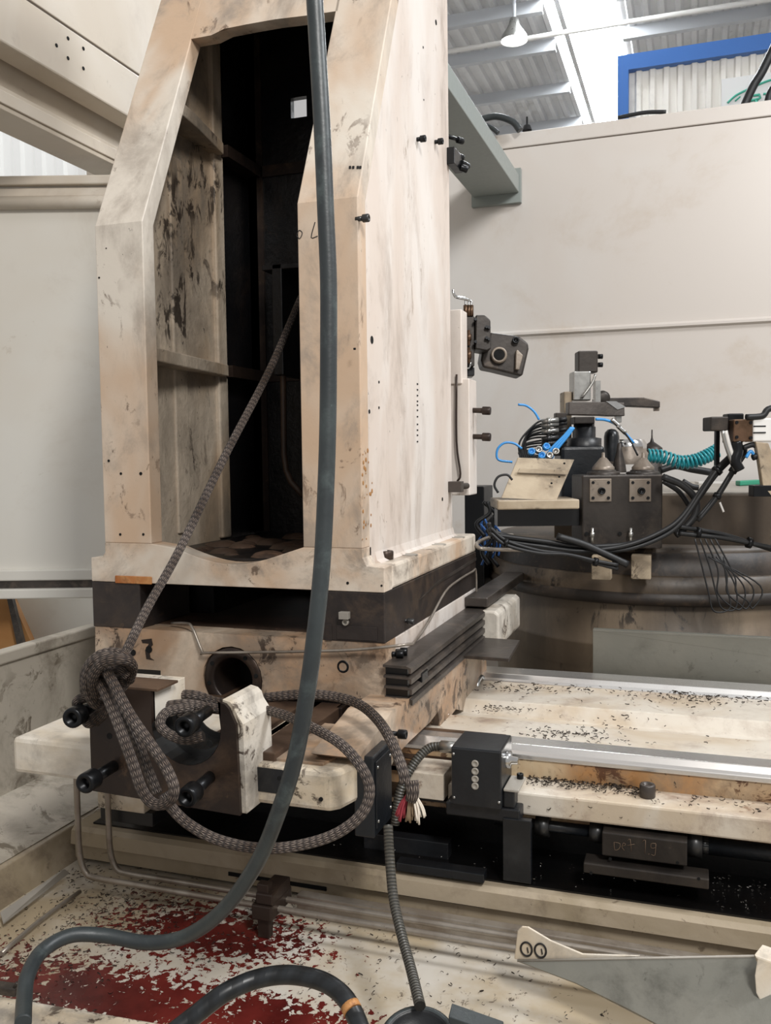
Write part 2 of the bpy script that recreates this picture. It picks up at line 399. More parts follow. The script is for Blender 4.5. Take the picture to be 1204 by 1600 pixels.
mb = MB(); mb.cyl((-4.8, 11.45, 6.75), (4, 11.45, 6.75), .03); mb.cyl((-4.8, 15.8, 6.55), (4, 15.8, 6.55), .05); struct(mb.build('trim_8', 'white_plastic'))
mb = MB(); mb.box(.93, 1.07, 10.9, 11.1, 4.5, 7); mb.box(-1, 3.5, 19.9, 20, 4, 7.1); struct(mb.build('trim_9', 'purlin_steel'))
mb = MB(); mb.box(-4.8, 4, 20.0, 20.1, 2, 7.2); struct(mb.build('wall_end', 'cladding_sheet'))
t = thing('high_bay_lamp', at(803, 56, Z=6.6), 'round glowing high bay lamp under the roof sheets left of the skylight', 'lamp')
mb = MB(); c = WORLD[t.name]; mb.lathe(c, (0, 0, 1), [(.16, -.06), (.15, .0), (.07, .12), (.05, .2), (0, .21)], 20); mb.build('lamp_shade', 'silver', t)
mb = MB(); mb.lathe(c, (0, 0, -1), [(0, .075), (.14, .06), (.15, .04)], 20); mb.build('lens', 'lamp_glow', t)
mb = MB(); mb.cyl(c+Vector((0, 0, .2)), (c.x, c.y, RZ+.1), .02); mb.build('stem', 'purlin_steel', t)
# blue framed cabin
t = thing('cabin', (-.2, 9, 4.0), 'white ribbed cabin with a blue painted frame rising behind the enclosure wall', 'cabin')
A = at(965, 90, Y=9.0); zt_ = A.z
mb = MB(); mb.box(A.x, A.x+.1, 8.96, 9.1, 3.0, zt_); mb.box(A.x+.1, 3.2, 8.96, 9.1, zt_-.14, zt_); mb.build('frame', 'blue_paint', t)
mb = MB(); corrugated(mb, (A.x+.1, 9.05, 3.0), (1, 0, 0), (0, 0, 1), 3.0, zt_-.1-3.0, .125, .03, (0, -1, 0)); mb.build('cladding', 'cladding_sheet', t)
s0 = at(1127, 124, Y=8.99); s1 = at(1127, 175, Y=8.99)
t = thing('sign_board', (s0.x, 8.99, s1.z), 'pale grey sign with green curve and lettering on the ribbed cabin', 'sign')
mb = MB(); mb.box(s0.x, s0.x+1.0, 8.985, 9.005, s1.z-.25, s0.z); mb.build('board', 'sign_face', t)
def S(px, py): return at(px, py, Y=8.98)
mb = MB(); mb.tube([S(1136, 161), S(1148, 150), S(1163, 142), S(1178, 135), S(1204, 125), S(1240, 117)], .010, 6); mb.tube([S(1148, 158), S(1156, 151)], .007, 6, 0); mb.build('logo_curve', 'green_print', t)
mb = MB(); mb.tube([S(1171, 160), S(1171, 150), S(1186, 148), S(1187, 153), S(1184, 155), S(1173, 157)], .012, 6, 0); mb.tube([S(1180, 157), S(1188, 168)], .012, 6, 0); mb.tube([S(1192, 147), S(1206, 145)], .010, 6, 0); mb.tube([S(1199, 146), S(1200, 165)], .010, 6, 0); mb.build('lettering', 'green_print', t)

# ---- overhead enclosure beams, upper left
t = thing('enclosure_beam', (-2.5, 2, 3.19), 'long cream box beam with five bolt holes at upper left', 'beam')
mb = MB(); mb.box(-2.62, -2.5, 1.8, 5.0, 3.188, 3.41); mb.build('body', 'beam_paint', t, bevel=.008)
mb = MB()
for px, py in ((88, 71), (106, 60), (130, 76), (106, 91), (130, 107)):
    c = at(px, py, X=-2.5); mb = MB(); mb.cyl(c+Vector((-.01, 0, 0)), c+Vector((.002, 0, 0)), .008, n=12); mb.build('bolt_hole', 'hole_black', t)
mb = MB(); mb.box(-2.60, -2.51, 1.8, 5.0, 3.425, 4.6); tag(mb.build('enclosure_panel', 'beam_paint', bevel=.004), 'plain cream sheet above the box beam at upper left', 'panel')
mb = MB(); mb.box(-2.605, -2.515, 1.8, 5.0, 3.41, 3.425); tag(mb.build('panel_seal', 'gasket_line'), 'thin dark seal running between the box beam and upper sheet', 'seal')
mb = MB(); mb.box(-2.70, -2.66, 1.8, 5.0, 3.055, 3.3); tag(mb.build('inner_panel', 'beam_paint'), 'recessed cream sheet just below the box beam', 'panel')
mb = MB(); mb.box(-2.74, -2.56, 1.8, 5.0, 3.035, 3.055); mb.box(-2.58, -2.55, 1.8, 5.0, 2.985, 3.035); mb.box(-2.74, -2.56, 1.8, 5.0, 2.965, 2.985); tag(mb.build('guide_rail', 'beam_paint', bevel=.003), 'bright sliding door track below the cream beams at upper left', 'rail')
# grey beam right of column
t = thing('support_beam', (-1.0, 3.9, 3.15), 'grey box beam running back between column and enclosure wall', 'beam')
q1 = at(750, 181, X=-1.0)
mb = MB(); mb.box(-1.28, -1.0, 3.3, WY-.04, 3.155, 3.262); mb.build('body', 'beam_grey', t, bevel=.006)
mb = MB(); mb.box(-1.29, -.99, WY-.04, WY-.004, 3.1, 3.30); mb.build('end_plate', 'beam_grey', t)
for lab, pts, r in (('thick grey corrugated cable arching off the end of the grey beam', [(748, 187), (775, 182), (800, 190), (812, 204)], .020),
                    ('thin dark cable below the arching thick one', [(750, 196), (765, 198), (778, 208)], .014)):
    mb = MB(); mb.tube([at(x, y, Y=WY-.06) for x, y in pts], r, 10); tag(mb.build('overhead_cable', 'hose_rubber'), lab, 'cable')
mb = MB(); mb.tube([at(x, y, Y=WY+.12) for x, y in ((1330, -250), (1250, -20), (1196, 100), (1176, 135), (1158, 175))], .024, 10); tag(mb.build('overhead_cable', 'black_rubber'), 'dark cable crossing in front of the green lettered sign', 'cable')
mb = MB(); mb.tube([at(x, y, Y=WY+.12) for x, y in ((1300, -60), (1225, 110), (1204, 142), (1198, 165))], .02, 8); tag(mb.build('overhead_cable', 'black_rubber'), 'short piece of dark cable at the right edge above the wall top', 'cable')
mb = MB(); mb.tube([at(x, y, Y=WY+.04) for x, y in ((965, 184), (1006, 176), (1040, 175))], .012, 8); tag(mb.build('overhead_cable', 'black_rubber'), 'flat dark cable lying on the wall top below the blue post', 'cable')
mb = MB(); c = at(823, 196, Y=WY+.04); mb.lathe(c-Vector((0, 0, .03)), (0, 0, 1), [(0.03, 0), (.02, .03), (.006, .035), (.006, .08), (0, .082)], 10); tag(mb.build('eye_fitting', 'black_rubber'), 'tiny dark fitting standing on the enclosure wall top', 'fitting')

# ================================================================== COLUMN
Yc, XL, XR, IL, IR = 2.30, -1.700, -.860, -1.535, -1.038
ZB, ZK, ZT, SL = 1.345, 2.295, 3.70, .47      # opening sill, kink, top, back-slope
def fy(z): return Yc+max(0, z-ZK)*SL
col = thing('machine_column', (-1.28, 2.8, 1.225), 'tall oil-stained cream machine column with open ribbed front', 'machine column')
mb = MB()
def leg(mb, x0, x1, d):
    """front leg from sill height to the top, leaning back above the kink"""
    prof = [(Yc, ZB), (Yc, ZK), (fy(ZT), ZT), (fy(ZT)+d, ZT), (Yc+d, ZK), (Yc+d, ZB)]
    mb.yz(prof, x0, x1)
# right side wall with its full outline; left likewise
BK = 3.25
def side(mb, x0, x1, y1=BK):
    mb.yz([(Yc+.058, ZB-.05), (Yc+.058, ZK), (fy(ZT)+.058, ZT), (y1, ZT), (y1+.02, ZB-.05)], x0, x1)
mb = MB(); leg(mb, XL, IL, .06); mb.build('front_leg', 'column_paint', col, bevel=.003)
mb = MB(); leg(mb, IR, XR, .06); mb.build('front_leg', 'column_paint', col, bevel=.003)
mb = MB(); side(mb, XR-.0, XR-.035); mb.build('side_wall', 'side_paint', col)
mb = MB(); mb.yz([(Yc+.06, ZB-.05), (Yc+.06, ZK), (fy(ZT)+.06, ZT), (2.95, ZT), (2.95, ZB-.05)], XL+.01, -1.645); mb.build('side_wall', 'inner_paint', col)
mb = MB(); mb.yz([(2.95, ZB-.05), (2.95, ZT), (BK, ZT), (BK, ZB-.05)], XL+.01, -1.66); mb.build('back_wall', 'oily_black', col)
# vertical inner post between painted front half and dark rear half
mb = MB(); mb.box(-1.66, -1.628, 2.90, 2.965, ZB-.04, ZT); mb.build('rib', 'inner_paint', col, bevel=.006)
mb = MB(); mb.box(-1.68, -1.615, 3.22, BK, ZB-.04, ZT); mb.box(-1.62, -1.595, 3.21, BK, ZB-.04, ZT); mb.build('rib', 'bare_steel', col)
# horizontal ribs on the left inner wall
for zz, mt in ((2.715, 'inner_paint'), (1.925, 'inner_paint')):
    mb = MB(); mb.xy([(-1.65, fy(zz)+.05), (IL-.006, fy(zz)+.05), (IL-.02, fy(zz)+.16), (-1.606, 2.93), (-1.65, 2.93)], zz-.03, zz+.012); mb.build('rib', mt, col, bevel=.004)
    mb = MB(); mb.box(-1.665, -1.60, 2.95, 3.2, zz-.03, zz+.012); mb.build('rib', 'bare_steel', col)
    mb = MB(); mb.box(-1.6, -1.38, 3.21, BK, zz-.03, zz+.012); mb.build('rib', 'bare_steel', col)
# casting fillet with a raised spine half way back on the painted wall
mb = MB(); mb.yz([(2.62, ZB), (2.70, ZB), (2.70, 2.6), (2.62, 2.6)], -1.65, -1.637); mb.build('spine', 'inner_paint', col, bevel=.005)
# head closing the opening at the top
zo = at(430, 40, Y=fy(2.98)).z
def arch_pt(px, py):
    p = None
    z = 2.9
    for _ in range(12): p = at(px, py, Y=fy(z)); z = p.z
    return p
AR = [arch_pt(px, py) for px, py in ((330, 55), (350, 45), (385, 38), (430, 30), (480, 24), (527, 17))]
up = [Vector((p.x, fy(ZT), ZT)) for p in AR]
v = AR+up; nA = len(AR); back = [p+Vector((0, .06, 0)) for p in v]
mb = MB(); allv = v+back
fc = [(i, i+1, nA+i+1, nA+i) for i in range(nA-1)]+[(2*nA+i+1, 2*nA+i, 3*nA+i, 3*nA+i+1) for i in range(nA-1)]+[(i+1, i, 2*nA+i, 2*nA+i+1) for i in range(nA-1)]
mb.add(allv, fc)
# fill either side of the arch up to the legs
for p, xs in ((AR[0], IL), (AR[-1], IR)):
    q = [Vector((xs, fy(p.z), p.z)), p, Vector((p.x, fy(ZT), ZT)), Vector((xs, fy(ZT), ZT))]
    mb.prism(q, (0, .06, 0))
mb.build('head_panel', 'column_paint', col)
mb = MB(); mb.box(XL+.02, XR-.03, 2.72, BK, ZT-.02, ZT); mb.build('top_plate', 'oily_black', col)
# back wall with openings
mb = MB()
xw0, xw1 = -1.505, -1.40
wq0, wq1 = at(459, 158, Y=BK), at(484, 186, Y=BK)
mb.box(-1.66, wq0.x, BK-.03, BK, ZB-.05, ZT); mb.box(wq1.x, -.89, BK-.03, BK, ZB-.05, ZT); mb.box(wq0.x, wq1.x, BK-.03, BK, wq0.z, ZT); mb.box(wq0.x, wq1.x, BK-.03, BK, ZB-.05, wq1.z)
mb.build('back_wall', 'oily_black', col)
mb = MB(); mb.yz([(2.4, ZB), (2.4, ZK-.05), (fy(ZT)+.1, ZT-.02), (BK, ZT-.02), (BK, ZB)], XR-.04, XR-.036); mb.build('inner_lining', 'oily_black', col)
mb = MB(); mb.box(-1.46, -1.42, 3.0, 3.2, 1.9, 2.3); mb.box(-1.5, -1.3, 3.0, 3.21, 2.28, 2.30); mb.build('inner_box', 'oily_black', col, bevel=.004)
mb = MB(); mb.tube([at(x, y, Y=3.05) for x, y in ((441, 450), (443, 640), (447, 735), (474, 775))], .012, 8, 3); mb.build('bracket', 'riser_top', col)
# base flange
XF0, XF1, YB = -1.752, -.798, 3.389
mb = MB()
mb.box(XF0+.04, IL, Yc+.005, Yc+.3, 1.225, ZB); mb.box(IL-.02, IR+.02, Yc+.005, Yc+.08, 1.225, ZB-.01)
arc = [(IL, 1.225)]+[(IL, ZB-.012), (-1.45, ZB-.012)]
for i in range(13):
    t_ = i/12; arc.append((-1.43+.33*t_, ZB-.02-.035*math.sin(PI*t_)))
arc += [(IR, ZB-.0), (IR, 1.225)]
mbf = MB(); mbf.xz([(XF0, 1.225)]+[(XF0, 1.298), (XL-.012, 1.300), (XL, 1.315), (XL, ZB+.0), (IL, ZB+.0)]+arc[2:-1]+[(XR, ZB+.0), (XR, 1.32), (XR+.012, 1.297), (XF1, 1.294), (XF1, 1.225)], Yc, Yc+.07)
mbf.build('base_flange', 'flange_paint', col, bevel=.002)
mb = MB(); mb.box(XR-.035, XF1, Yc+.069, YB, 1.225, 1.294); mb.box(XF0, XL+.03, Yc+.069, YB, 1.225, 1.294); mb.build('base_flange', 'flange_paint', col, bevel=.008)
# fillet along the foot of the side wall, with scalloped bolt pockets
mb = MB(); mb.prism([(XR-.005, Yc+.1, 1.293), (XR+.02, Yc+.1, 1.293), (XR+.006, Yc+.1, 1.302), (XR, Yc+.1, 1.325), (XR-.005, Yc+.1, 1.33)], (0, .88, 0)); mb.build('foot_fillet', 'side_paint', col)
mb = MB(); mb.box(IL-.1, IR+.03, Yc+.07, BK, 1.27, 1.30); mb.build('cavity_floor', 'oily_black', col)
mb = MB()
for i in range(40):
    x = random.uniform(IL-.05, IR); y = random.uniform(Yc+.1, 3.1); r_ = random.uniform(.02, .06)
    mb.lathe((x, y, 1.30), (0, 0, 1), [(r_, 0), (r_*.8, r_*.18), (r_*.3, r_*.3), (0, r_*.33)], 9)
tag(mb.build('grease_crust', 'riser_top', col), None, None, None, 'stuff')
for (px, py, r_, h_) in ((602, 868, .016, .016), (0, 0, 0, 0),):
    if not px: continue
    c = at(px, 874, Z=1.294); mb = MB(); cap_screw(mb, (c.x, c.y, 1.294), (0, 0, 1), .024, .026); mb.build('flange_bolt', 'bare_steel', col)
for y in (2.62, 2.95, 3.22):
    mb = MB(); mb.lathe((XR+.034, y, 1.2945), (0, 0, 1), [(0, 0), (.021, 0), (.023, .001), (.026, .002), (.027, 0)], 20); mb.build('bolt_pocket', 'grey_sheet', col)
# oil-run stains, chips, bolts and holes on the side face
X1 = XR+.001
mb = MB()
for px, py, r_ in ((581, 531, .011), (577, 643, .006), (592, 597, .004), (592, 637, .004), (555, 545, .003), (681, 35, .009), (691, 780, .007), (661, 74, .004), (662, 156, .003)):
    c = at(px, py, X=X1)
    mb = MB(); mb.cyl((XR-.004, c.y, c.z), (XR+.0015, c.y, c.z), r_, n=14); mb.build('oil_hole', 'hole_black', col)
mb = MB()
for i, py in enumerate((600, 609, 618, 627, 633, 641, 651, 663, 672, 680, 690)):
    c = at(652, py, X=X1); mb.box(XR, XR+.002, c.y-.006, c.y+.006, c.z-.0022, c.z+.0022)
mb.build('scale_tick', 'marker_black', col)
mb = MB()
for k in range(26):
    px = random.uniform(566, 582); py = random.uniform(700, 850)
    c = at(px, py, X=X1); h_ = random.uniform(.004, .016); w_ = random.uniform(.002, .007)
    mb.lathe((XR+.0006, c.y, c.z), (1, 0, 0), [(w_, 0), (w_*.6, .0008), (0, .001)], 9)
tag(mb.build('oil_drip', 'cardboard', col), 'brown oil drips near the front corner', None, None, 'stuff')
for px, py in ((651, 218), (679, 222), (560, 342)):
    c = at(px, py, X=XR); mb = MB(); cap_screw(mb, (XR+.012, c.y, c.z), (1, 0, 0), .011, .018, sl=.02); mb.build('side_bolt', 'bolt_black' if px > 600 else 'bolt_grey', col)
c = at(703, 250, X=XR); mb = MB(); mb.box(XR-.0, XR+.03, c.y-.05, c.y+.07, c.z-.03, c.z+.03); cap_screw(mb, (XR+.03, c.y+.05, c.z), (.3, 1, 0), .012, .05); cap_screw(mb, (XR+.03, c.y+.03, c.z-.02), (.8, .5, -.3), .013, .03); mb.build('stop_block', 'bolt_black', col, bevel=.003)
for py in (215, 241):
    c = at(705, py, X=XR); mb = MB(); cap_screw(mb, (XR+.015, c.y+.03, c.z), (.5, 1, 0), .012, .03, sl=.06); mb.build('side_bolt', 'bolt_black', col)
c = at(705, 760, X=XR); mb = MB(); mb.box(XR, XR+.05, c.y-.05, c.y-.01, c.z-.02, c.z+.02); cap_screw(mb, (XR+.03, c.y, c.z), (.3, 1, 0), .012, .06); mb.build('stop_block', 'cover_strip', col, bevel=.003)
# little holes and chips on the front legs and flange
mb = MB()
for px, py, r_ in ((170, 720, .004), (189, 740, .004), (220, 740, .005), (188, 835, .004), (224, 835, .004), (543, 911, .004), (596, 915, .003), (155, 434, .003), (166, 388, .002)):
    c = at(px, py, Y=Yc); mb = MB(); mb.cyl((c.x, Yc+.004, c.z), (c.x, Yc-.0015, c.z), r_, n=12); mb.build('drill_hole', 'hole_black', col)
mb = MB()
p0, p1 = at(181, 899, Y=Yc), at(238, 913, Y=Yc); mb.box(p0.x, p1.x, Yc-.006, Yc, p1.z, p0.z); tag(mb.build('rusty_tag', 'rust_tag', col, bevel=.002), 'small rusty orange plate')
def stroke(mb, pts, Y, wd=.003):
    mb.tube([(at(x, y, Y=Y)) for x, y in pts], wd, 5, 3)
mb = MB(); stroke(mb, [(463, 368), (467, 360), (472, 364), (468, 373), (463, 368)], Yc-.0005, .0014); stroke(mb, [(492, 347), (486, 371), (496, 369)], Yc-.0005, .0014)
mb.build('marking', 'marker_black', col)
mb = MB(); c = arch_pt(547, 262)
for px in (547, 552, 559, 563): 
    c = arch_pt(px, 262); mb.box(c.x-.003, c.x+.003, c.y-.003, c.y, c.z-.004, c.z+.004)
mb.build('marking', 'marker_black', col)

# ---------------- riser frame
rz0, rz1 = 1.084, 1.224
ris = thing('riser_frame', (-1.28, 2.8, rz0), 'dark oily steel riser frame clamped below the cream column', 'riser frame')
mb = MB(); mb.box(XF0, -1.58, Yc, Yc+.28, rz0, rz1); mb.build('block', 'riser_steel', ris, bevel=.003)
mb = MB(); mb.box(-.983, XF1, Yc, YB, rz0, rz1); mb.build('block', 'riser_steel', ris, bevel=.003)
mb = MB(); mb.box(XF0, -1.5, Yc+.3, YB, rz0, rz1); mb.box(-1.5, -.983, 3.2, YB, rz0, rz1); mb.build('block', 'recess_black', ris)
p0, p1 = at(503, 950, Y=Yc), at(503, 985, Y=Yc)
mb = MB(); mb.box(-.975, -.955, Yc-.002, Yc, rz0+.0, rz0+.045); mb.box(-.94, -.82, Yc-.003, Yc, rz0+.006, rz0+.045); mb.build('wear_strip', 'riser_steel', ris, bevel=.001)
c = at(540, 965, Y=Yc); mb = MB(); mb.box(c.x-.014, c.x+.014, Yc-.02, Yc, c.z-.002, c.z+.018); cap_screw(mb, (c.x+.002, Yc-.001, c.z-.012), (0, -1, 0), .009, .012); mb.build('latch', 'grey_sheet', ris, bevel=.002)
c = at(633, 970, X=XF1); mb = MB(); cap_screw(mb, (XF1+.006, c.y, c.z), (1, .1, -.1), .009, .02, sl=.01); mb.build('side_bolt', 'bolt_grey', ris)
mb = MB(); p = [at(655, 960, X=XF1), at(700, 925, X=XF1), at(740, 898, X=XF1)]
mb.prism([(XF1, 2.62, 1.155), (XF1, 2.85, 1.185), (XF1, 3.38, 1.20), (XF1, 3.38, 1.19), (XF1, 2.85, 1.176)], (.004, 0, 0)); mb.build('trim_lip', 'cover_strip', ris)

# ---------------- saddle
sz0 = .90
sad = thing('machine_saddle', (-1.28, 2.8, sz0), 'cream cast saddle under the dark riser frame, with flanged bore', 'machine saddle')
bc = at(362, 1062, Y=Yc); BR = .098
mb = MB()
# front face as a plate with circular bore opening at its lower edge
pl = [(XF0+.005, rz0), (XF0+.005, .985)]
pts = [(at(x, y, Y=Yc).x, at(x, y, Y=Yc).z) for x, y in ((148, 1042), (205, 1045), (250, 1048), (250, 1060), (270, 1062), (295, 1090), (310, 1105))]
poly = [(XF0+.005, rz0)]+pts
for k in range(0, 15):
    an = math.radians(218-k*(256/14.0)) if False else math.radians(215-k*(250/14.0))
    poly.append((bc.x+BR*math.cos(an), bc.z+BR*math.sin(an)))
poly += [(-1.12, .90), (-1.10, .915), (-.865, .925), (-.865, .905), (XF1-.0, .90), (XF1, rz0)]
mb.xz(poly, Yc+.003, Yc+.09); mb.build('front_face', 'saddle_paint', sad)
mb = MB(); mb.box(XF0+.01, XF1-.02, Yc+.05, YB, rz0-.02, rz0-.001); mb.build('top_face', 'riser_top', sad)
mb = MB(); mb.box(XF1-.06, XF1, Yc+.09, YB, .93, rz0-.001); mb.build('side_face', 'side_paint', sad, bevel=.003)
mb = MB(); mb.lathe((bc.x, Yc+.01, bc.z), (0, -1, 0), [(.062, -.16), (.062, 0), (.066, .006), (.092, .006), (.096, 0), (.096, -.05)], 40)
ring_ = mb.build('bore_ring', 'bare_steel', sad)
mb = MB()
for k in range(8):
    an = 2*PI*k/8+.2; c = Vector((bc.x+.079*math.cos(an), Yc+.004, bc.z+.079*math.sin(an))); mb = MB(); mb.cyl(c, c+Vector((0, -.002, 0)), .0065, n=12); mb.build('ring_hole', 'hole_black', ring_)
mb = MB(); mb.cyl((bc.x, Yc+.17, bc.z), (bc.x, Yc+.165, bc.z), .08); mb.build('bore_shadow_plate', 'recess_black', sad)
c = at(535, 1042, Y=Yc); mb = MB(); mb.lathe((c.x, Yc+.003, c.z), (0, -1, 0), [(0, -.02), (.012, -.02), (.012, .0015), (.017, .0015), (.018, 0)], 20); mb.build('plug', 'bolt_black', sad)
mb = MB()
for px, py, r_ in ((207, 1020, .010), (232, 1015, .011)):
    c = at(px, py, Y=Yc); mb = MB(); mb.cyl((c.x, Yc+.004, c.z), (c.x, Yc+.001, c.z), r_, n=14); mb.build('drill_hole', 'hole_black', sad)
mb = MB(); 
mb.xz([(a_.x, a_.z) for a_ in [at(x, y, Y=Yc) for x, y in ((220, 1000), (236, 998), (238, 1008), (232, 1015), (234, 1028), (240, 1032), (228, 1030), (226, 1016), (232, 1006), (222, 1005))]], Yc+.0015, Yc+.0035); mb.build('paint_chip', 'bare_steel', sad)
for px, py in ((618, 1022), (624, 1018)):
    c = at(px, py, X=XF1+.01); mb = MB(); cap_screw(mb, (XF1+.012, c.y, c.z), (1, .2, 0), .012, .02, sl=.02); mb.build('side_bolt', 'bolt_black', sad)
# dark slides visible under the saddle
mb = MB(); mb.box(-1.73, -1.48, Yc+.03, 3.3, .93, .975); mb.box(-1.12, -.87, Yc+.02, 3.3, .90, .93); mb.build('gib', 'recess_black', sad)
mb = MB(); mb.box(-.90, -.87, Yc-.04, 3.2, .85, .905); mb.box(-.94, -.92, Yc-.02, 3.2, .85, .90); mb.build('gib', 'bare_steel', sad, bevel=.002)
# lubrication tube
mb = MB(); mb.tube([at(268, 974, Y=2.36), at(290, 974, Y=2.33), at(300, 980, Y=2.30), at(316, 1018, Y=2.288), at(325, 1020, Y=2.285), at(470, 1018, Y=2.285), at(560, 1015, Y=2.285), at(635, 1007, Y=2.29), at(648, 1002, X=XF1+.02), at(670, 970, X=XF1+.014), at(695, 925, X=XF1+.012), at(715, 907, X=XF1+.012), at(738, 893, X=XF1+.012), at(743, 892, X=XF1+.012), at(744, 930, X=XF1+.012), at(744, 960, X=XF1+.012)], .0042, 8, 4)
tag(mb.build('oil_pipe', 'tube_steel'), 'thin bent steel oil pipe crossing the saddle front and climbing its side', 'pipe')

# ---------------- stacked way cover strips on the right flank
cov = thing('way_cover', (-.74, 2.7, .92), 'stack of dark telescopic way cover strips along the saddle flank', 'way cover')
p0 = at(610, 1060, X=-.755); 
y0 = at(610, 1060, X=-.75).y+.07; y1 = 3.30
for k in range(4):
    zt2 = 1.032-.030*k; x1 = -.716
    mb = MB(); yy0 = y0+.004*k
    mb.prism([(XF1+.002, yy0, zt2), (x1-.015, yy0, zt2), (x1, yy0, zt2-.006), (x1, yy0, zt2-.020), (x1-.006, yy0, zt2-.020), (x1-.008, yy0, zt2-.008), (XF1+.002, yy0, zt2-.006)], (0, y1-yy0-.03*k, 0))
    mb.build('strip', 'cover_strip', cov)
mb = MB(); mb.box(XF1+.003, -.732, y0+.02, y1, .925, 1.02); mb.build('backing', 'recess_black', cov)
c = at(655, 1058, X=-.73); mb = MB(); mb.obox((-.725, c.y, c.z+.005), (1, 0, 0), (0, 1, 0), (0, 0, 1), .012, .03, .014); mb.build('clip', 'bolt_black', cov, bevel=.003)
mb = MB(); mb.box(-.80, -.735, y1, y1+.03, .92, 1.03); mb.build('end_cap', 'recess_black', cov, bevel=.004)
mb = MB(); mb.box(XF1+.001, -.71, 3.2, 3.95, 1.04, 1.075); tag(mb.build('steel_bar', 'cover_strip', bevel=.004), 'dark steel bar running back beyond the way cover strips', 'bar')

# ---------------- carriage below the saddle
CZ0, CZ1, CYF = .785, .89, 1.85
car = thing('carriage', (-1.2, 2.8, .62), 'cream cast carriage slab carrying the saddle slideways, smeared with oil', 'carriage')
mb = MB()
xl, xr_ = at(20, 1190, Y=CYF).x, at(527, 1240, Y=CYF).x
mb.xy([(xl, CYF), (xr_-.02, CYF), (xr_, CYF+.02), (xr_+.035, CYF+.14), (xr_+.02, CYF+.17), (-.74, 2.2), (xl, 2.2)], CZ0, CZ1-.01); 
mb.build('front_slab', 'slab_paint', car, bevel=.012)
# raised parts of the slab top: left bracket web and slideways
mb = MB(); mb.xy([(xl+.28, CYF+.004), (-1.4, CYF+.004), (-1.4, 2.2), (xl+.28, 2.0)], CZ1-.012, CZ1+.02); mb.build('left_web', 'slab_paint', car, bevel=.004)
for x0_, x1_, z_, m_ in ((-1.16, -1.05, .90, 'way_steel'), (-1.05, -1.0, .885, 'cover_strip'), (-1.0, -.93, .905, 'way_steel'), (-.93, -.89, .875, 'bare_steel')):
    mb = MB(); mb.box(x0_, x1_, CYF+.03, 3.2, .85, z_-.005); mb.build('slideway', m_, car, bevel=.003)
mb = MB(); mb.box(-1.5, -1.3, CYF+.12, 3.2, .85, .90); mb.build('slideway', 'way_steel', car, bevel=.003)
mb = MB(); mb.xy([(-1.02, CYF+.035), (xr_-.05, CYF+.035), (xr_-.02, CYF+.17), (-.76, 2.18), (-1.02, 2.18)], CZ1-.012, CZ1-.004); mb.build('oily_top', 'saddle_paint', car)
# black painted patch and holes on slab front
mb = MB(); mb.xz([(q.x, q.z) for q in [at(x, y, Y=CYF) for x, y in ((383, 1196), (440, 1203), (447, 1206), (444, 1232), (434, 1240), (405, 1236), (384, 1226))]], CYF-.0015, CYF+.001); mb.build('bare_patch', 'black_paint', car)
mb = MB()
for px, py, r_ in ((399, 1214, .005), (436, 1216, .005), (501, 1249, .005)):
    c = at(px, py, Y=CYF-.002); mb = MB(); mb.cyl((c.x, CYF, c.z), (c.x, CYF-.003, c.z), r_, n=12); mb.build('drill_hole', 'hole_black', car)
# right flank: beam under the way cover
XFk = -.725
def fk(px, py): q = at(px, py, X=XFk); return (q.y, q.z)
mb = MB(); pf = [fk(x, y) for x, y in ((560, 1185), (603, 1125), (612, 1112), (700, 1046), (757, 1000), (761, 1060), (757, 1112), (735, 1118), (722, 1110), (712, 1108), (688, 1140), (684, 1112), (672, 1128), (640, 1158), (600, 1200))]
mb.yz(pf, XFk-.12, XFk); mb.build('flank', 'saddle_paint', car)
c = at(752, 1085, X=XFk+.004); mb = MB(); mb.lathe((XFk+.0, c.y, c.z), (1, 0, 0), [(.05, -.03), (.05, .006), (.07, .006), (.072, -.01)], 28); mb.build('bore_ring', 'silver', car)
mb = MB(); mb.cyl((XFk+.002, c.y, c.z), (XFk-.001, c.y, c.z), .052); mb.build('bore', 'recess_black', car)
for px, py in ((612, 1143), (628, 1130)):
    pass
c = at(625, 1147, X=-.70); mb = MB(); cap_screw(mb, (XFk+.02, c.y, c.z-.0), (1, 0, 0), .012, .022, sl=.04, sr=.006); mb.build('side_bolt', 'bolt_black', car)
# rear arm
p0 = at(805, 932, Y=3.30); 
mb = MB(); RA = [at(805, 932, Z=1.05), at(735, 962, Z=1.05)]
ex = at(803, 935, Y=3.35).x
e1 = at(770, 948, Y=3.2)
mb.xz([(-.76, 1.03), (-.68, 1.03), (-.665, 1.018), (-.665, .90), (-.68, .885), (-.76, .80)], 3.18, 3.60); mb.build('rear_arm', 'slab_paint', car, bevel=.008)
mb = MB(); q0, q1_, q2, q3 = at(717, 1023, Z=.935), at(795, 1029, Z=.935), at(812, 1000, Z=.935), at(742, 995, Z=.935)
mb.prism([q0, q1_, q2, q3], (0, 0, -.012)); tag(mb.build('wiper_plate', 'cover_strip', bevel=.002), 'flat dark steel plate sticking out from the carriage above the rear rail', 'plate')

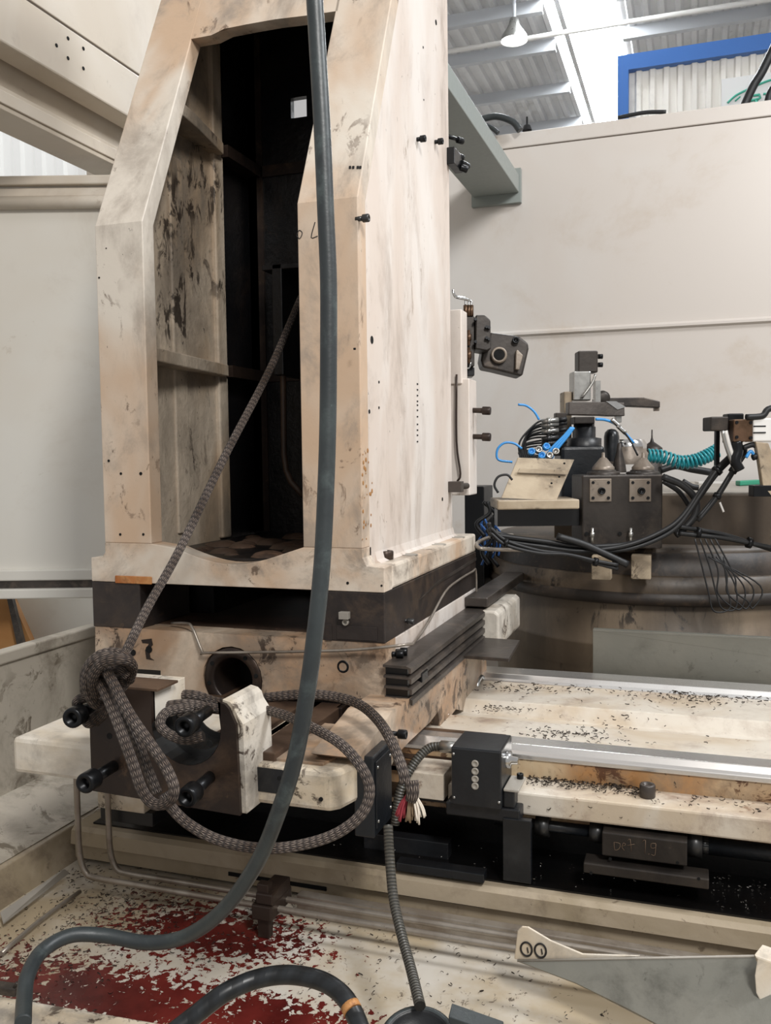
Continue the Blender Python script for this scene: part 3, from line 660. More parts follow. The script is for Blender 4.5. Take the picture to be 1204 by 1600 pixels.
# ---------------- bearing housing with four loosened screws
HY = 1.78
hs = thing('bearing_housing', (-1.18, 1.9, .8), 'brown bare steel bearing housing with open bore, cream painted sides and four screws', 'bearing housing')
def hp(px, py): q = at(px, py, Y=HY); return (q.x, q.z)
outer_l = [hp(139, 1105), hp(140, 1235), hp(377, 1275), hp(366, 1120)]
cc = hp(290, 1135); cr_ = .092
U = []
zt_h = hp(210, 1078)[1]
for k in range(15):
    an = math.radians(180+180*k/14); U.append((cc[0]+cr_*math.cos(an), cc[1]+cr_*math.sin(an)*1.0))
lx0, lx1 = hp(139, 1105)[0], hp(240, 1080)[0]
rx0, rx1 = hp(375, 1275)[0], hp(375, 1275)[0]
right_top = hp(352, 1098)
poly = [(lx0, hp(139, 1235)[1]), (lx0, zt_h-.0), (cc[0]-cr_, zt_h)]+U+[(cc[0]+cr_, right_top[1]), (right_top[0]-.02, right_top[1]), (right_top[0]-.002, right_top[1]-.004), (right_top[0]+.008, right_top[1]-.014), (right_top[0]+.014, right_top[1]-.028), (rx1-.006, right_top[1]-.05), (rx1, hp(377, 1275)[1])]
mb = MB(); mb.xz(poly, HY, HY+.016); mb.build('machined_face', 'bare_steel', hs)
polyb = [(lx0+.002, poly[0][1]+.002), (lx0+.002, zt_h-.002), (cc[0]-cr_, zt_h-.002)]+U+[(cc[0]+cr_, right_top[1]+.004), (right_top[0]-.012, right_top[1]+.004), (right_top[0]+.006, right_top[1]), (right_top[0]+.016, right_top[1]-.009), (right_top[0]+.021, right_top[1]-.024), (rx1+.008, right_top[1]-.05), (rx1+.012, poly[-1][1]+.002)]
mb = MB(); mb.xz(polyb, HY+.01, HY+.15); mb.build('body', 'slab_paint', hs, bevel=.003)
mb = MB(); N_ = 14; vv = []
for k in range(N_+1):
    an = PI+PI*k/N_
    for r_, y_ in ((.0912, HY-.0005), (.0912, HY+.06), (.074, HY+.06), (.074, HY+.15), (.06, HY+.15), (.06, HY+.155)):
        vv.append((cc[0]+r_*math.cos(an), y_, cc[1]+r_*math.sin(an)))
mb.add(vv, [(6*k+i_, 6*k+6+i_, 6*k+7+i_, 6*k+1+i_) for k in range(N_) for i_ in range(5)], False); mb.build('bore_lining', 'bolt_grey', hs)
mb = MB(); mb.box(hp(170, 1080)[0], lx1+.01, HY+.0, HY+.09, zt_h, zt_h+.006); mb.build('top_plate', 'way_steel', hs, bevel=.001)
for (hx, hy_, bx, by) in ((113, 1122, 150, 1100), (133, 1224, 178, 1197), (288, 1136, 322, 1112), (292, 1246, 328, 1214)):
    tip = at(bx, by, Y=HY); 
    # head end sits some 120 mm proud of the face
    head = at(hx, hy_, Y=HY-.12); mb = MB(); dv = Vector((0, -1, 0)); base = Vector((tip.x, HY, tip.z))
    d = (head-base).normalized(); L_ = (head-base).length
    cap_screw(mb, base+d*(L_-.038), d, .0235, .042, sl=L_-.03, sr=.0138); mb.build('cap_screw', 'bolt_black', hs)
mb = MB()
for px, py in ((171, 1150), (327, 1162)):
    c = at(px, py, Y=HY); mb = MB(); mb.cyl((c.x, HY+.003, c.z), (c.x, HY-.001, c.z), .0075, n=14); mb.build('drill_hole', 'hole_black', hs)
# black guard boxes next to the housing
t = thing('terminal_box', (-.66, 2.05, .6), 'tall narrow black sheet metal box right of the cream slab', 'box')
q = at(583, 1190, Y=1.93); q2 = at(590, 1318, Y=1.93); qb = at(618, 1170, X=q.x)
mb = MB(); mb.box(q.x-.05, q.x+.0, 1.93, 2.06, q2.z+.01, q.z+.01); mb.build('body', 'black_gloss', t, bevel=.004)
mb = MB(); mb.box(q.x+.0, q.x+.004, 1.94, 2.05, q2.z+.03, q.z-.005); mb.build('cover', 'black_gloss', t, bevel=.001)
mb = MB()
for yy, zz in ((1.95, q.z-.02), (2.04, q.z-.02), (1.95, q2.z+.045), (2.04, q2.z+.045)):
    mb = MB(); mb.lathe((q.x+.004, yy, zz), (1, 0, 0), [(.004, 0), (.003, .002), (0, .0025)], 8); mb.build('cover_screw', 'silver', t)

# ================================================================== BED with A-direction rails
bed = thing('machine_bed', (-.3, 2.8, .37), 'long cream machine bed with casting steps and dark recess', 'machine bed')
XB0, XB1 = -1.78, 2.0
mb = MB(); mb.box(XB0+.1, XB1, 2.40, 2.56, .60, .765); mb.build('rail_seat', 'bed_face_paint', bed, bevel=.003)
mb = MB(); mb.box(-.62, XB1, 2.285, 2.405, .655, .715); mb.build('front_ledge', 'bed_paint', bed, bevel=.006)
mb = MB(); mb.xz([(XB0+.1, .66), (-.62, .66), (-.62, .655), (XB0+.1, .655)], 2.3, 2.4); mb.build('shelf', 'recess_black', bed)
mb = MB(); mb.box(XB0+.05, XB1, 2.46, 2.5, .40, .66); mb.build('recess_wall', 'recess_black', bed)  # undershade below the bed ledge, put into the near-black recess colour
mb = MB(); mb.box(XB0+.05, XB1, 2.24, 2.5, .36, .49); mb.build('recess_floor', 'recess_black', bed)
# deck between the rails: step up then step down
mb = MB(); mb.prism([(XB0, 2.55, .60), (XB0, 2.55, .775), (XB0, 2.72, .775), (XB0, 2.74, .745), (XB0, 2.88, .735), (XB0, 2.92, .775), (XB0, 3.17, .775), (XB0, 3.17, .60)], (XB1-XB0, 0, 0)); mb.build('deck', 'bed_paint', bed, bevel=.004)
mb = MB(); mb.box(XB0, XB1, 3.16, 3.36, .4, .77); mb.build('rail_seat', 'bed_paint', bed)
pc = at(1005, 1110, Z=.775); 
# lower casting step
mb = MB(); mb.prism([(XB0, 2.5, .365), (XB0, 2.5, .485), (XB0, 2.215, .485), (XB0, 2.20, .475), (XB0, 2.195, .435), (XB0, 2.215, .43), (XB0, 2.215, .385), (XB0, 2.26, .375)], (XB1-XB0, 0, 0)); mb.build('lower_ledge', 'ledge_paint', bed)
for pa, pb in (((357, 1365), (510, 1385)), ((585, 1389), (757, 1412)), ((868, 1432), (1073, 1463)), ((1158, 1475), (1230, 1486))):
    qa, qb_ = at(*pa, Y=2.2145), at(*pb, Y=2.2145)
    mb = MB(); mb.box(qa.x, qb_.x, 2.212, 2.216, qa.z-.005, qa.z+.006); mb.build('slot', 'hole_black', bed)
for (xa, y0_, y1_, zz) in ((at(800, 1160, Z=.8).x-.35, 2.39, 2.49, .80),):
    pass
rail_label = ('bright ground steel guide rail nearest the viewer along the bed', 'bright ground steel guide rail at the back of the bed')
for i, (ya, yb_) in enumerate(((2.395, 2.50), (3.17, 3.31))):
    mb = MB(); mb.prism([(-1.2, ya, .765), (-1.2, ya, .778), (-1.2, ya+.01, .785), (-1.2, ya+.022, .800), (-1.2, yb_-.02, .800), (-1.2, yb_-.005, .788), (-1.2, yb_, .765)], (XB1+1.2, 0, 0))
    tag(mb.build('guide_rail', 'rail_steel', bevel=.002), rail_label[i], 'rail')
# rail end protective comb (telescopic strips along the front rail)
t = thing('way_cover', (-.62, 2.5, .72), 'brown horizontal way cover strips on the front rail left of the black box', 'way cover')
for k in range(5):
    mb = MB(); zz = .80-.018*k; yy = 2.47-.022*k; mb.box(-.86, -.50, yy-.004, yy+.014, zz-.004, zz+.002); mb.box(-.86, -.50, yy-.006, yy-.003, zz-.012, zz+.002); mb.build('strip', 'way_steel', t)
mb = MB(); mb.prism([(-.86, 2.50, .79), (-.86, 2.385, .70), (-.86, 2.50, .70)], (.36, 0, 0)); mb.build('backing', 'recess_black', t)
# socket plug standing on the front ledge
c = at(1011, 1245, Z=.715); t = thing('plug_screw', (c.x, c.y, .715), 'dark socket head screw standing on the cream front ledge among shavings', 'screw')
mb = MB(); cap_screw(mb, (c.x, c.y, .715), (0, 0, 1), .020, .034); mb.build('head', 'cover_strip', t)
mb = MB(); c = at(1010, 1150, Z=.776)
# limit-switch box
t = thing('limit_switch_box', (-.5, 2.28, .70), 'black switch box with four round buttons beside the front rail', 'switch box')
bx0, bx1 = at(705, 1245, Y=2.22), at(783, 1250, Y=2.22)
tz, bz = at(745, 1170, Y=2.22).z, at(745, 1262, Y=2.22).z
mb = MB(); mb.box(bx0.x, bx1.x, 2.22, 2.36, bz, tz); mb.build('body', 'black_gloss', t, bevel=.004)
mb = MB(); mb.box(bx0.x+.002, bx1.x-.002, 2.217, 2.221, bz+.004, tz-.004); fp_ = mb.build('face_plate', 'black_paint', t, bevel=.001)
mb = MB()
for px, py in ((708, 1178), (709, 1246), (779, 1254)):
    c = at(px, py, Y=2.216); mb = MB(); mb.lathe(c, (0, -1, 0), [(.004, 0), (.003, .002), (0, .0025)], 8); mb.build('cover_screw', 'silver', t)
for py in (1193, 1205, 1217, 1228):
    c = at(742, py, Y=2.217); mb = MB(); mb.lathe(c, (0, -1, 0), [(.0095, 0), (.0095, .003), (.006, .004), (.005, .002), (.0, .002)], 18); mb.build('button', 'grey_sheet', fp_)
mb = MB(); mb.box(bx0.x-.02, bx1.x+.045, 2.235, 2.36, bz-.035, bz); mb.box(bx1.x, bx1.x+.03, 2.24, 2.36, bz, bz+.045); bk_ = mb.build('bracket', 'black_paint', t, bevel=.004)
mb = MB(); mb.box(bx1.x+.002, bx1.x+.042, 2.235, 2.34, bz+.045, bz+.052); mb.build('bracket_top', 'grey_sheet', bk_, bevel=.002)
mb = MB(); cap_screw(mb, (bx1.x+.03, 2.32, bz+.052), (0, 0, 1), .009, .014); mb.build('bracket_screw', 'bolt_black', bk_)
mb = MB(); mb.lathe((bx1.x, 2.29, tz-.045), (1, 0, 0), [(.022, 0), (.022, .012), (.012, .014), (.01, .03), (0, .03)], 20); mb.build('knob', 'chrome', t)
mb = MB(); mb.tube([(bx0.x, 2.30, tz-.03), (bx0.x-.05, 2.30, tz-.03)], .016, 12, 0); mb.build('gland', 'silver', t)
mb = MB(); mb.tube([(bx0.x-.05, 2.30, tz-.03), (bx0.x-.08, 2.29, tz-.035), (bx0.x-.11, 2.26, tz-.065), (bx0.x-.14, 2.22, tz-.13), (bx0.x-.15, 2.2, tz-.22)], .012, 12, 6); mb.build('conduit', 'conduit_rings', t)
# small cream block left of the box
p0, p1 = at(637, 1205, Y=2.26), at(693, 1252, Y=2.26)
mb = MB(); mb.box(p0.x, p1.x, 2.26, 2.38, p1.z, p0.z); tag(mb.build('spacer_block', 'bed_paint', bevel=.003), 'cream block left of the black switch box', 'block')
# black post, rod, blocks in the recess
p0, p1 = at(785, 1290, Y=2.23), at(829, 1382, Y=2.23)
mb = MB(); mb.box(p0.x, p1.x, 2.23, 2.25, p1.z, p0.z+.02); tag(mb.build('cover_plate', 'black_gloss', bevel=.002), 'upright blue-black plate below the switch box', 'plate')
mb = MB(); q0, q1_ = at(620, 1345, Y=2.21), at(757, 1378, Y=2.21); mb.box(q0.x, q1_.x, 2.20, 2.24, q1_.z, q0.z); tag(mb.build('cover_strip', 'black_gloss', bevel=.002), 'long low blue-black strip resting on the lower ledge', 'strip')
mb = MB(); q0, q1_ = at(620, 1308, Y=2.32), at(700, 1352, Y=2.32); mb.box(q0.x-.1, q1_.x, 2.32, 2.36, q1_.z, q0.z); tag(mb.build('cover_strip', 'black_paint', bevel=.002), 'black plate in the recess behind the frayed rope end', 'plate')
t = thing('drive_shaft', (-.2, 2.33, .62), 'dark steel drive shaft with collars running in the recess', 'shaft')
sh = at(1000, 1312, Y=2.33); zc = .585
zc = at(900, 1296, Y=2.33).z
mb = MB(); mb.cyl((-.50, 2.33, zc), (-.24, 2.33, zc), .015); mb.cyl((.0, 2.33, zc-.0), (2.0, 2.33, zc), .022); mb.build('shaft', 'black_gloss', t)
for px, ww, rr in ((848, .036, .028), (932, .034, .028), (1085, .036, .032), (1100, .02, .022)):
    c = at(px, 1300, Y=2.33); mb = MB(); mb.cyl((c.x-ww/2, 2.33, zc), (c.x+ww/2, 2.33, zc), rr, n=28); mb.build('collar', 'bolt_grey', t)
t = thing('mounting_block', (-.15, 2.27, .49), 'stepped dark grey steel block with chalked writing below the shaft', 'block')
p0, p1 = at(940, 1300, Y=2.26), at(1073, 1354, Y=2.26); p2, p3 = at(911, 1348, Y=2.24), at(1107, 1403, Y=2.24)
mb = MB(); mb.box(p0.x, p1.x, 2.26, 2.36, p1.z, p0.z); mb.build('upper_block', 'fixture_steel', t, bevel=.003)
mb = MB(); mb.box(p2.x, p3.x, 2.24, 2.30, p3.z+.02, p2.z); mb.build('lower_block', 'fixture_steel', t, bevel=.003)
mb = MB()
for px, py, Y_ in ((953, 1342, 2.26), (1058, 1348, 2.26), (923, 1364, 2.24), (1091, 1373, 2.24)):
    c = at(px, py, Y=Y_); mb = MB(); mb.cyl(c, c+Vector((0, -.001, 0)), .004, n=12); mb.build('screw_hole', 'hole_black', t)
mb = MB(); Yk = 2.2585
for st in ([(959, 1316), (960, 1328), (967, 1326), (968, 1318), (959, 1316)], [(972, 1322), (977, 1320), (974, 1317), (971, 1323), (975, 1329)], [(980, 1314), (984, 1311), (986, 1330)], [(979, 1321), (991, 1319)],
           [(1003, 1315), (1008, 1313), (1007, 1334)], [(1012, 1335), (1014, 1334)], [(1024, 1318), (1017, 1318), (1017, 1325), (1024, 1324), (1024, 1317), (1023, 1336), (1017, 1335)]):
    mb.tube([at(x, y, Y=Yk) for x, y in st], .0008, 4, 2)
mb.build('chalk_writing', 'chalk', t)

# ================================================================== PAN
PZ = .37
pan = thing('coolant_pan', (-.8, 1.9, .2), 'cream sheet metal coolant pan with worn red patches, full of shavings', 'pan')
mb = MB(); mb.box(-1.80, 2.0, 1.30, 2.30, PZ-.02, PZ); mb.build('pan_floor', 'pan_floor_paint', pan)
lp0, lp1 = at(0, 1555, Z=.44), at(260, 1600, Z=.44)
mb = MB(); ddv = (lp1-lp0).normalized(); st_ = lp0-ddv*.4; en = lp1+ddv*1.2
mb.prism([st_, en, en+Vector((0.02, -.16, 0)), st_+Vector((0.02, -.16, 0))], (0, 0, -.05)); mb.build('front_rim', 'slab_paint', pan, bevel=.005)
# left side of the pan: low kerb, sloping apron, tall splash sheet
XW = -1.78
mb = MB(); mb.prism([(XW, 1.2, PZ-.01), (XW-.04, 1.2, PZ+.09), (XW-.06, 1.2, PZ+.10), (XW-.09, 1.2, PZ+.10), (XW-.09, 1.2, PZ-.01)], (0, 1.3, 0)); mb.build('kerb', 'ledge_paint', pan, bevel=.003)
mb = MB(); mb.prism([(XW-.05, 1.2, PZ+.10), (-2.08, 1.2, .53), (-2.10, 1.2, .52), (XW-.06, 1.2, PZ+.08)], (0, 1.6, 0)); mb.build('apron', 'guard_sheet' if False else 'pan_side', pan)
mb = MB(); mb.box(-2.11, -2.10, 1.2, 3.0, .5, .945); mb.build('splash_side', 'pan_side', pan)
mb = MB(); mb.box(-2.14, -2.09, 1.2, 3.0, .945, .985); mb.build('rim', 'pan_side', pan, bevel=.006)
# diagonal loose strip lying along the kerb
mb = MB(); mb.tube([at(2, 1490, Z=.385), at(60, 1440, Z=.385), at(125, 1393, Z=.385)], .006, 8, 3); tag(mb.build('loose_rod', 'tube_steel'), 'short bright rod lying along the left side of the pan floor', 'rod')
mb = MB(); q = [at(0, 1425, Z=.40), at(100, 1357, Z=.42), at(108, 1362, Z=.40), at(5, 1442, Z=.39)]; mb.prism(q, (0, 0, -.006)); tag(mb.build('angle_strip', 'grey_sheet', bevel=.002), 'pale tapered strip leaning on the kerb left of the rod', 'strip')
# cream and black block beneath left slab
p0, p1 = at(152, 1240, Y=2.1), at(225, 1272, Y=2.1)
mb = MB(); mb.box(p0.x, p1.x, 2.1, 2.2, p1.z, p0.z+.05); tag(mb.build('end_block', 'slab_paint', bevel=.003), 'small cream block under the bearing housing', 'block')
mb = MB(); mb.box(p0.x, p1.x+.02, 2.11, 2.4, p1.z-.04, p1.z); tag(mb.build('end_block', 'black_paint', bevel=.003), 'black bar under the small cream block', 'block')
# pipes
PY = 2.12
for i, (xa, off, rr, lab) in enumerate(((120, 0, .0085, 'left one of two steel pipes dropping from the slab and turning along the pan'), (168, 1, .0085, 'right one of two steel pipes dropping from the slab and turning along the pan'))):
    Yp = 2.03+.05*off; top = at(xa, 1235, Y=Yp); zl = .435+.0*off
    q1_ = at(xa+5, 1325-(8 if off else 0), Y=Yp)
    mb = MB(); mb.tube([(top.x, Yp, .80), (top.x, Yp, .62), (top.x+.002, Yp, .50+.0*off), (top.x+.02, Yp, zl+.012), (top.x+.06, Yp, zl), (top.x+.2, Yp, zl), (-.9, Yp, zl), (-.4, Yp, zl), (2.0, Yp, zl)], rr, 10, 6)
    tag(mb.build('coolant_pipe', 'tube_steel'), lab, 'pipe')
mb = MB(); mb.box(-1.0, 2.0, 2.13, 2.16, .38, .425); tag(mb.build('cable_channel', 'tube_steel', bevel=.003), 'flat steel channel lying between pipes and bed on the pan floor', 'channel')
c = at(417, 1400, Y=2.02); zt_b = at(417, 1358, Y=2.0).z
t = thing('pipe_clamp', (c.x, 2.02, PZ), 'rusty clamp post holding the two pipes above the pan floor', 'clamp')
mb = MB(); mb.box(c.x-.016, c.x+.016, 1.995, 2.02, PZ, zt_b-.04); mb.build('post', 'bare_steel', t, bevel=.002)
mb = MB(); mb.box(c.x-.028, c.x+.028, 1.985, 2.11, .42, .46); mb.box(c.x-.018, c.x+.03, 1.99, 2.1, .46, .49); mb.build('clamp_block', 'bare_steel', t, bevel=.004)

# ================================================================== ROPE, HOSES
def RP(l): return [at(x, y, Y=Y_) for x, y, Y_ in l]
RR = .0118
rope = thing('braided_rope', at(170, 1080, Y=1.7), 'thick braided grey-brown rope knotted round the housing, one end frayed', 'rope')
# long strand from inside the column down to the knot
mb = MB(); mb.tube(RP([(470, 465, 2.62), (420, 580, 2.42), (350, 715, 2.18), (280, 860, 1.98), (230, 950, 1.84), (195, 1022, 1.72)]), .0112, 14, 10); mb.build('hanging_strand', 'braided_rope', rope)
# knot: big wrap and tuck
mb = MB(); mb.tube(RP([(192, 1028, 1.68), (165, 1026, 1.64), (142, 1042, 1.63), (136, 1072, 1.64), (150, 1100, 1.67), (175, 1092, 1.71), (200, 1060, 1.72)]), RR*1.05, 14, 8)
mb.tube(RP([(202, 1062, 1.70), (206, 1040, 1.66), (188, 1030, 1.62), (160, 1036, 1.61), (145, 1060, 1.62), (150, 1085, 1.65)]), RR*1.05, 14, 8)
mb.tube(RP([(205, 1050, 1.69), (200, 1030, 1.66), (180, 1020, 1.66), (152, 1026, 1.66), (134, 1050, 1.67), (133, 1080, 1.69)]), RR, 14, 8)
mb.tube(RP([(148, 1070, 1.655), (165, 1050, 1.65), (185, 1046, 1.65), (200, 1056, 1.66)]), RR, 14, 8)
mb.tube(RP([(146, 1085, 1.67), (172, 1064, 1.675), (196, 1062, 1.68)]), RR, 14, 8)
mb.build('knot', 'braided_rope', rope)
# hanging loops
mb = MB(); mb.tube(RP([(165, 1045, 1.63), (178, 1070, 1.62), (205, 1120, 1.60), (240, 1170, 1.59), (262, 1205, 1.59), (272, 1235, 1.59), (262, 1254, 1.59), (240, 1256, 1.59), (222, 1235, 1.59), (208, 1195, 1.595), (188, 1140, 1.61), (168, 1090, 1.625), (155, 1065, 1.64)]), RR, 14, 8)
mb.tube(RP([(160, 1075, 1.66), (190, 1110, 1.65), (215, 1160, 1.64), (232, 1205, 1.635), (246, 1240, 1.63)]), RR*.95, 14, 8); mb.build('hanging_loop', 'braided_rope', rope)
# turn round the upper left screw
c1 = at(140, 1108, Y=1.72)
mb = MB(); tc = [c1+Vector((.030*math.cos(2*PI*k/12), -.004+.012*math.sin(4*PI*k/12+.4), .030*math.sin(2*PI*k/12))) for k in range(12)]
mb.tube(tc, RR, 14, 4, closed=True); mb.tube(RP([(150, 1128, 1.715), (165, 1112, 1.70), (170, 1090, 1.69)]), RR, 14, 6); mb.build('screw_turn', 'braided_rope', rope)
# coils inside the bore of the housing and out behind it
mb = MB(); mb.tube(RP([(240, 1088, 1.90), (300, 1086, 1.93), (345, 1098, 1.97), (400, 1092, 2.0), (470, 1085, 2.03), (520, 1088, 2.05), (560, 1100, 2.03), (590, 1125, 1.97), (612, 1160, 1.9), (628, 1200, 1.86), (633, 1225, 1.85)]), RR*1.05, 14, 8); mb.build('rear_strand', 'braided_rope', rope)
mb = MB(); mb.tube(RP([(240, 1106, 1.84), (290, 1100, 1.87), (345, 1108, 1.93), (400, 1108, 1.93), (440, 1116, 1.90), (490, 1138, 1.85), (535, 1165, 1.80), (568, 1205, 1.77), (577, 1240, 1.76), (562, 1275, 1.74), (520, 1305, 1.72), (460, 1322, 1.70), (400, 1325, 1.68), (340, 1312, 1.66), (295, 1288, 1.64), (268, 1262, 1.62), (255, 1240, 1.62)]), RR, 14, 8); mb.build('long_loop', 'braided_rope', rope)
mb = MB(); mb.tube(RP([(300, 1105, 1.85), (262, 1112, 1.80), (250, 1130, 1.765), (262, 1146, 1.755), (290, 1156, 1.76), (318, 1150, 1.77)]), RR, 14, 8); mb.tube(RP([(240, 1122, 1.87), (270, 1118, 1.87), (310, 1112, 1.89)]), RR, 14, 6); mb.build('bore_coil', 'braided_rope', rope)
# frayed end
e = at(640, 1228, Y=1.845)
mb = MB(); mb.tube([e+Vector((.004, 0, .012)), e+Vector((0.008, -.006, -.012)), e+Vector((.004, -.004, -.03))], lambda t: .016-.003*t, 12, 5)
mb.build('whipping', 'braided_rope', rope)
for nm, mt, x0_, cnt in (('thread', 'thread_red', -.016, 14), ('thread', 'thread_tan', 0, 22), ('thread', 'thread_white', .010, 14)):
    mb = MB()
    for k in range(cnt):
        sx = x0_+random.uniform(-.006, .01); sy = random.uniform(-.008, .008)
        p = e+Vector((.004+sx*.5, sy*.5, -.02)); p2 = p+Vector((sx*.8, sy*.6, -.025)); p3 = p+Vector((sx*1.2+random.uniform(-.005, .005), sy, -.052+random.uniform(-.01, .008)))
        mb.tube([p, p2, p3], .0023, 5, 3)
    tag(mb.build('frayed_thread', mt, rope), {'thread_red': 'red frayed yarns', 'thread_tan': 'tan frayed yarns', 'thread_white': 'white frayed yarns'}[mt], None, None, 'stuff')

def HZ(l): return [at(x, y, W=wd) for x, y, wd in l]
t = mb = MB(); mb.tube(HZ([(492, -40, 1.75), (496, 60, 1.75), (503, 200, 1.74), (509, 340, 1.73), (513, 440, 1.72), (513, 560, 1.71), (512, 660, 1.70), (509, 760, 1.69), (503, 880, 1.68), (493, 980, 1.67), (480, 1080, 1.66), (462, 1180, 1.65), (440, 1260, 1.66), (405, 1345, 1.72), (362, 1408, 1.80)]), lambda t: .0155, 16, 8)
mb.v = []; mb.f = []; mb.sm = []; mb.uv = []
PTS = [(470, -700, 1.6), (484, -300, 1.57), (490, -40, 1.55), (495, 60, 1.55), (503, 200, 1.55), (509, 340, 1.55), (513, 440, 1.55), (513, 560, 1.55), (512, 660, 1.55), (509, 760, 1.55), (503, 880, 1.55), (493, 980, 1.55), (480, 1080, 1.56), (462, 1180, 1.58), (438, 1260, 1.61), (403, 1345, 1.68), (350, 1420, 1.76), (290, 1463, 1.83), (230, 1473, 1.86), (165, 1462, 1.87), (110, 1462, 1.85), (65, 1487, 1.80), (43, 1525, 1.73), (38, 1560, 1.68), (36, 1600, 1.6)]
mb.tube(HZ(PTS), .0148, 18, 8); tag(mb.build('rubber_hose', 'hose_rubber'), 'long grey-green rubber hose hanging before the column and curling over the pan', 'hose')
t = thing('wrapped_hose', at(440, 1540, W=1.75), 'black spiral wrapped hose arching across the bottom of the pan', 'hose')
mb = MB(); mb.tube(HZ([(255, 1625, 1.66), (300, 1590, 1.68), (350, 1552, 1.70), (400, 1530, 1.72), (450, 1523, 1.72), (500, 1532, 1.70), (535, 1555, 1.67), (556, 1590, 1.64), (570, 1630, 1.6)]), .0175, 18, 8); mb.build('hose_body', 'spiral_wrap', t)
mb = MB(); q = HZ([(546, 1570, 1.655), (551, 1580, 1.645)]); mb.tube(q, .0182, 18, 0); mb.build('tape_band', 'rust_tag', t)
# gooseneck work lamp at the bottom
t = thing('work_lamp', at(655, 1600, W=1.6), 'black round work lamp on a ribbed gooseneck conduit at bottom centre', 'lamp')
mb = MB(); mb.tube(HZ([(606, 1290, 2.02), (608, 1330, 1.99), (614, 1400, 1.93), (627, 1460, 1.85), (642, 1515, 1.76), (656, 1572, 1.66)]), .0108, 14, 8); mb.build('gooseneck', 'conduit_rings', t)
hc = at(652, 1625, W=1.62); upv = Vector((0.05, -.35, .9)).normalized()
mb = MB(); mb.lathe(hc-upv*.03, upv, [(.072, -.02), (.072, .02), (.066, .028), (.058, .024), (.054, .01), (0, .008)], 40); mb.build('lamp_head', 'black_paint', t)
mb = MB(); mb.lathe(hc-upv*.03, upv, [(.071, .019), (.0725, .024), (.066, .0295), (.062, .027)], 40); mb.build('rim', 'hose_rubber', t)
mb = MB(); q0, q1_ = at(703, 1583, W=1.62), at(785, 1612, W=1.60); ax = (q1_-q0).normalized(); mb.obox((q0+q1_)/2, ax, ax.cross(Vector((0, 0, 1))), (0, 0, 1), (q1_-q0).length/2, .02, .007); mb.build('arm', 'hose_rubber', t, bevel=.002)
mb = MB(); c = at(10, 1545, Z=.455); mb.obox(c, (1, .1, 0), (0, 1, 0), (0, 0, 1), .03, .012, .009); mb.cyl(c+Vector((.02, -.0, .005)), c+Vector((.03, .0, .02)), .004); tag(mb.build('hinge', 'cover_strip', bevel=.002), 'small dark hinge on the pan rim at the left edge', 'hinge')

# folded guard plate at bottom right
t = thing('folded_guard', at(1000, 1500, Z=.5), 'bent sheet guard with grey inner face and cream pointed end marked with two rings', 'guard')
g = [at(803, 1498, Z=.47), at(808, 1452, Z=.55), at(815, 1448, Z=.555), at(855, 1466, Z=.54), at(905, 1488, Z=.51), at(1000, 1494, Z=.51)]
mb = MB(); mb.prism([at(803, 1499, Y=1.93), at(808, 1455, Y=1.93), at(815, 1448, Y=1.93), at(825, 1449, Y=1.93), at(860, 1470, Y=1.93), at(910, 1491, Y=1.93), at(1000, 1494, Y=1.93), at(880, 1503, Y=1.93)], (0, .006, 0)); mb.build('end_plate', 'slab_paint', t, bevel=.002)
mb = MB()
for cx_ in (822, 844):
    for k_, r_ in ((0, .0125),):
        c = at(cx_, 1483+(cx_-822)*.1, Y=1.9285); ring = [c+Vector((r_*math.cos(a_*PI/8), 0, r_*1.25*math.sin(a_*PI/8))) for a_ in range(16)]; mb.tube(ring, .0022, 5, 2, closed=True)
        mb.tube([c+Vector((0.002, 0, .004)), c+Vector((.004, 0, -.008))], .0015, 5, 0)
mb.build('marking', 'marker_black', t)
A0, A1 = at(808, 1501, Y=1.925), at(1178, 1494, Y=1.925)
B1, B0 = at(1215, 1625, W=1.75), at(1010, 1600, W=1.80)
mb = MB(); mb.prism([A0, A1, at(1240, 1640, W=1.7), at(1060, 1618, W=1.78), at(985, 1578, W=1.84), at(900, 1536, W=1.93)], (0, .003, -.004)); mb.build('grey_face', 'guard_sheet', t)
mb = MB(); mb.tube([A0, A1], .003, 6, 0); mb.build('fold_edge', 'grey_sheet', t)
q = at(1195, 1535, W=1.78)
mb = MB(); pg = [at(x, y, W=1.78) for x, y in ((1176, 1492), (1182, 1500), (1178, 1525), (1180, 1552), (1192, 1575), (1215, 1590), (1230, 1590), (1230, 1500), (1204, 1502))]
mb.prism(pg, (.02, .05, 0)); tag(mb.build('corner_bracket', 'slab_paint', bevel=.004), 'rounded cream bracket at the right edge of the pan', 'bracket')

# ================================================================== REAR OF COLUMN: clamp arm etc
t = thing('vertical_ram', (-.84, 3.33, 1.5), 'narrow cream ram plate bolted to the rear of the column', 'plate')
q0, q1_ = at(712, 592, Y=3.34), at(733, 592, Y=3.34); zb_ = at(725, 774, Y=3.34).z
mb = MB(); mb.box(-1.0, at(733, 650, Y=3.34).x, 3.34, 3.46, zb_, q0.z); mb.box(-1.0, at(722, 560, Y=3.34).x, 3.33, 3.42, q0.z-.02, q0.z+.26); mb.build('plate', 'side_paint', t, bevel=.004)
mb = MB(); mb.tube([at(713, 585, Y=3.32), at(713, 690, Y=3.32), at(719, 740, Y=3.32), at(714, 752, Y=3.32)], .004, 8, 4); mb.build('oil_line', 'bare_steel', t)
for py in (641, 682):
    a0 = at(733, py, Y=3.4); a1 = at(766, py+1, Y=3.4)
    mb = MB(); mb.cyl(a0, a1, .010); cap_screw(mb, a0+(a1-a0)*.62, a1-a0, .016, (a1-a0).length*.38); mb.build('stud', 'bare_steel', t)
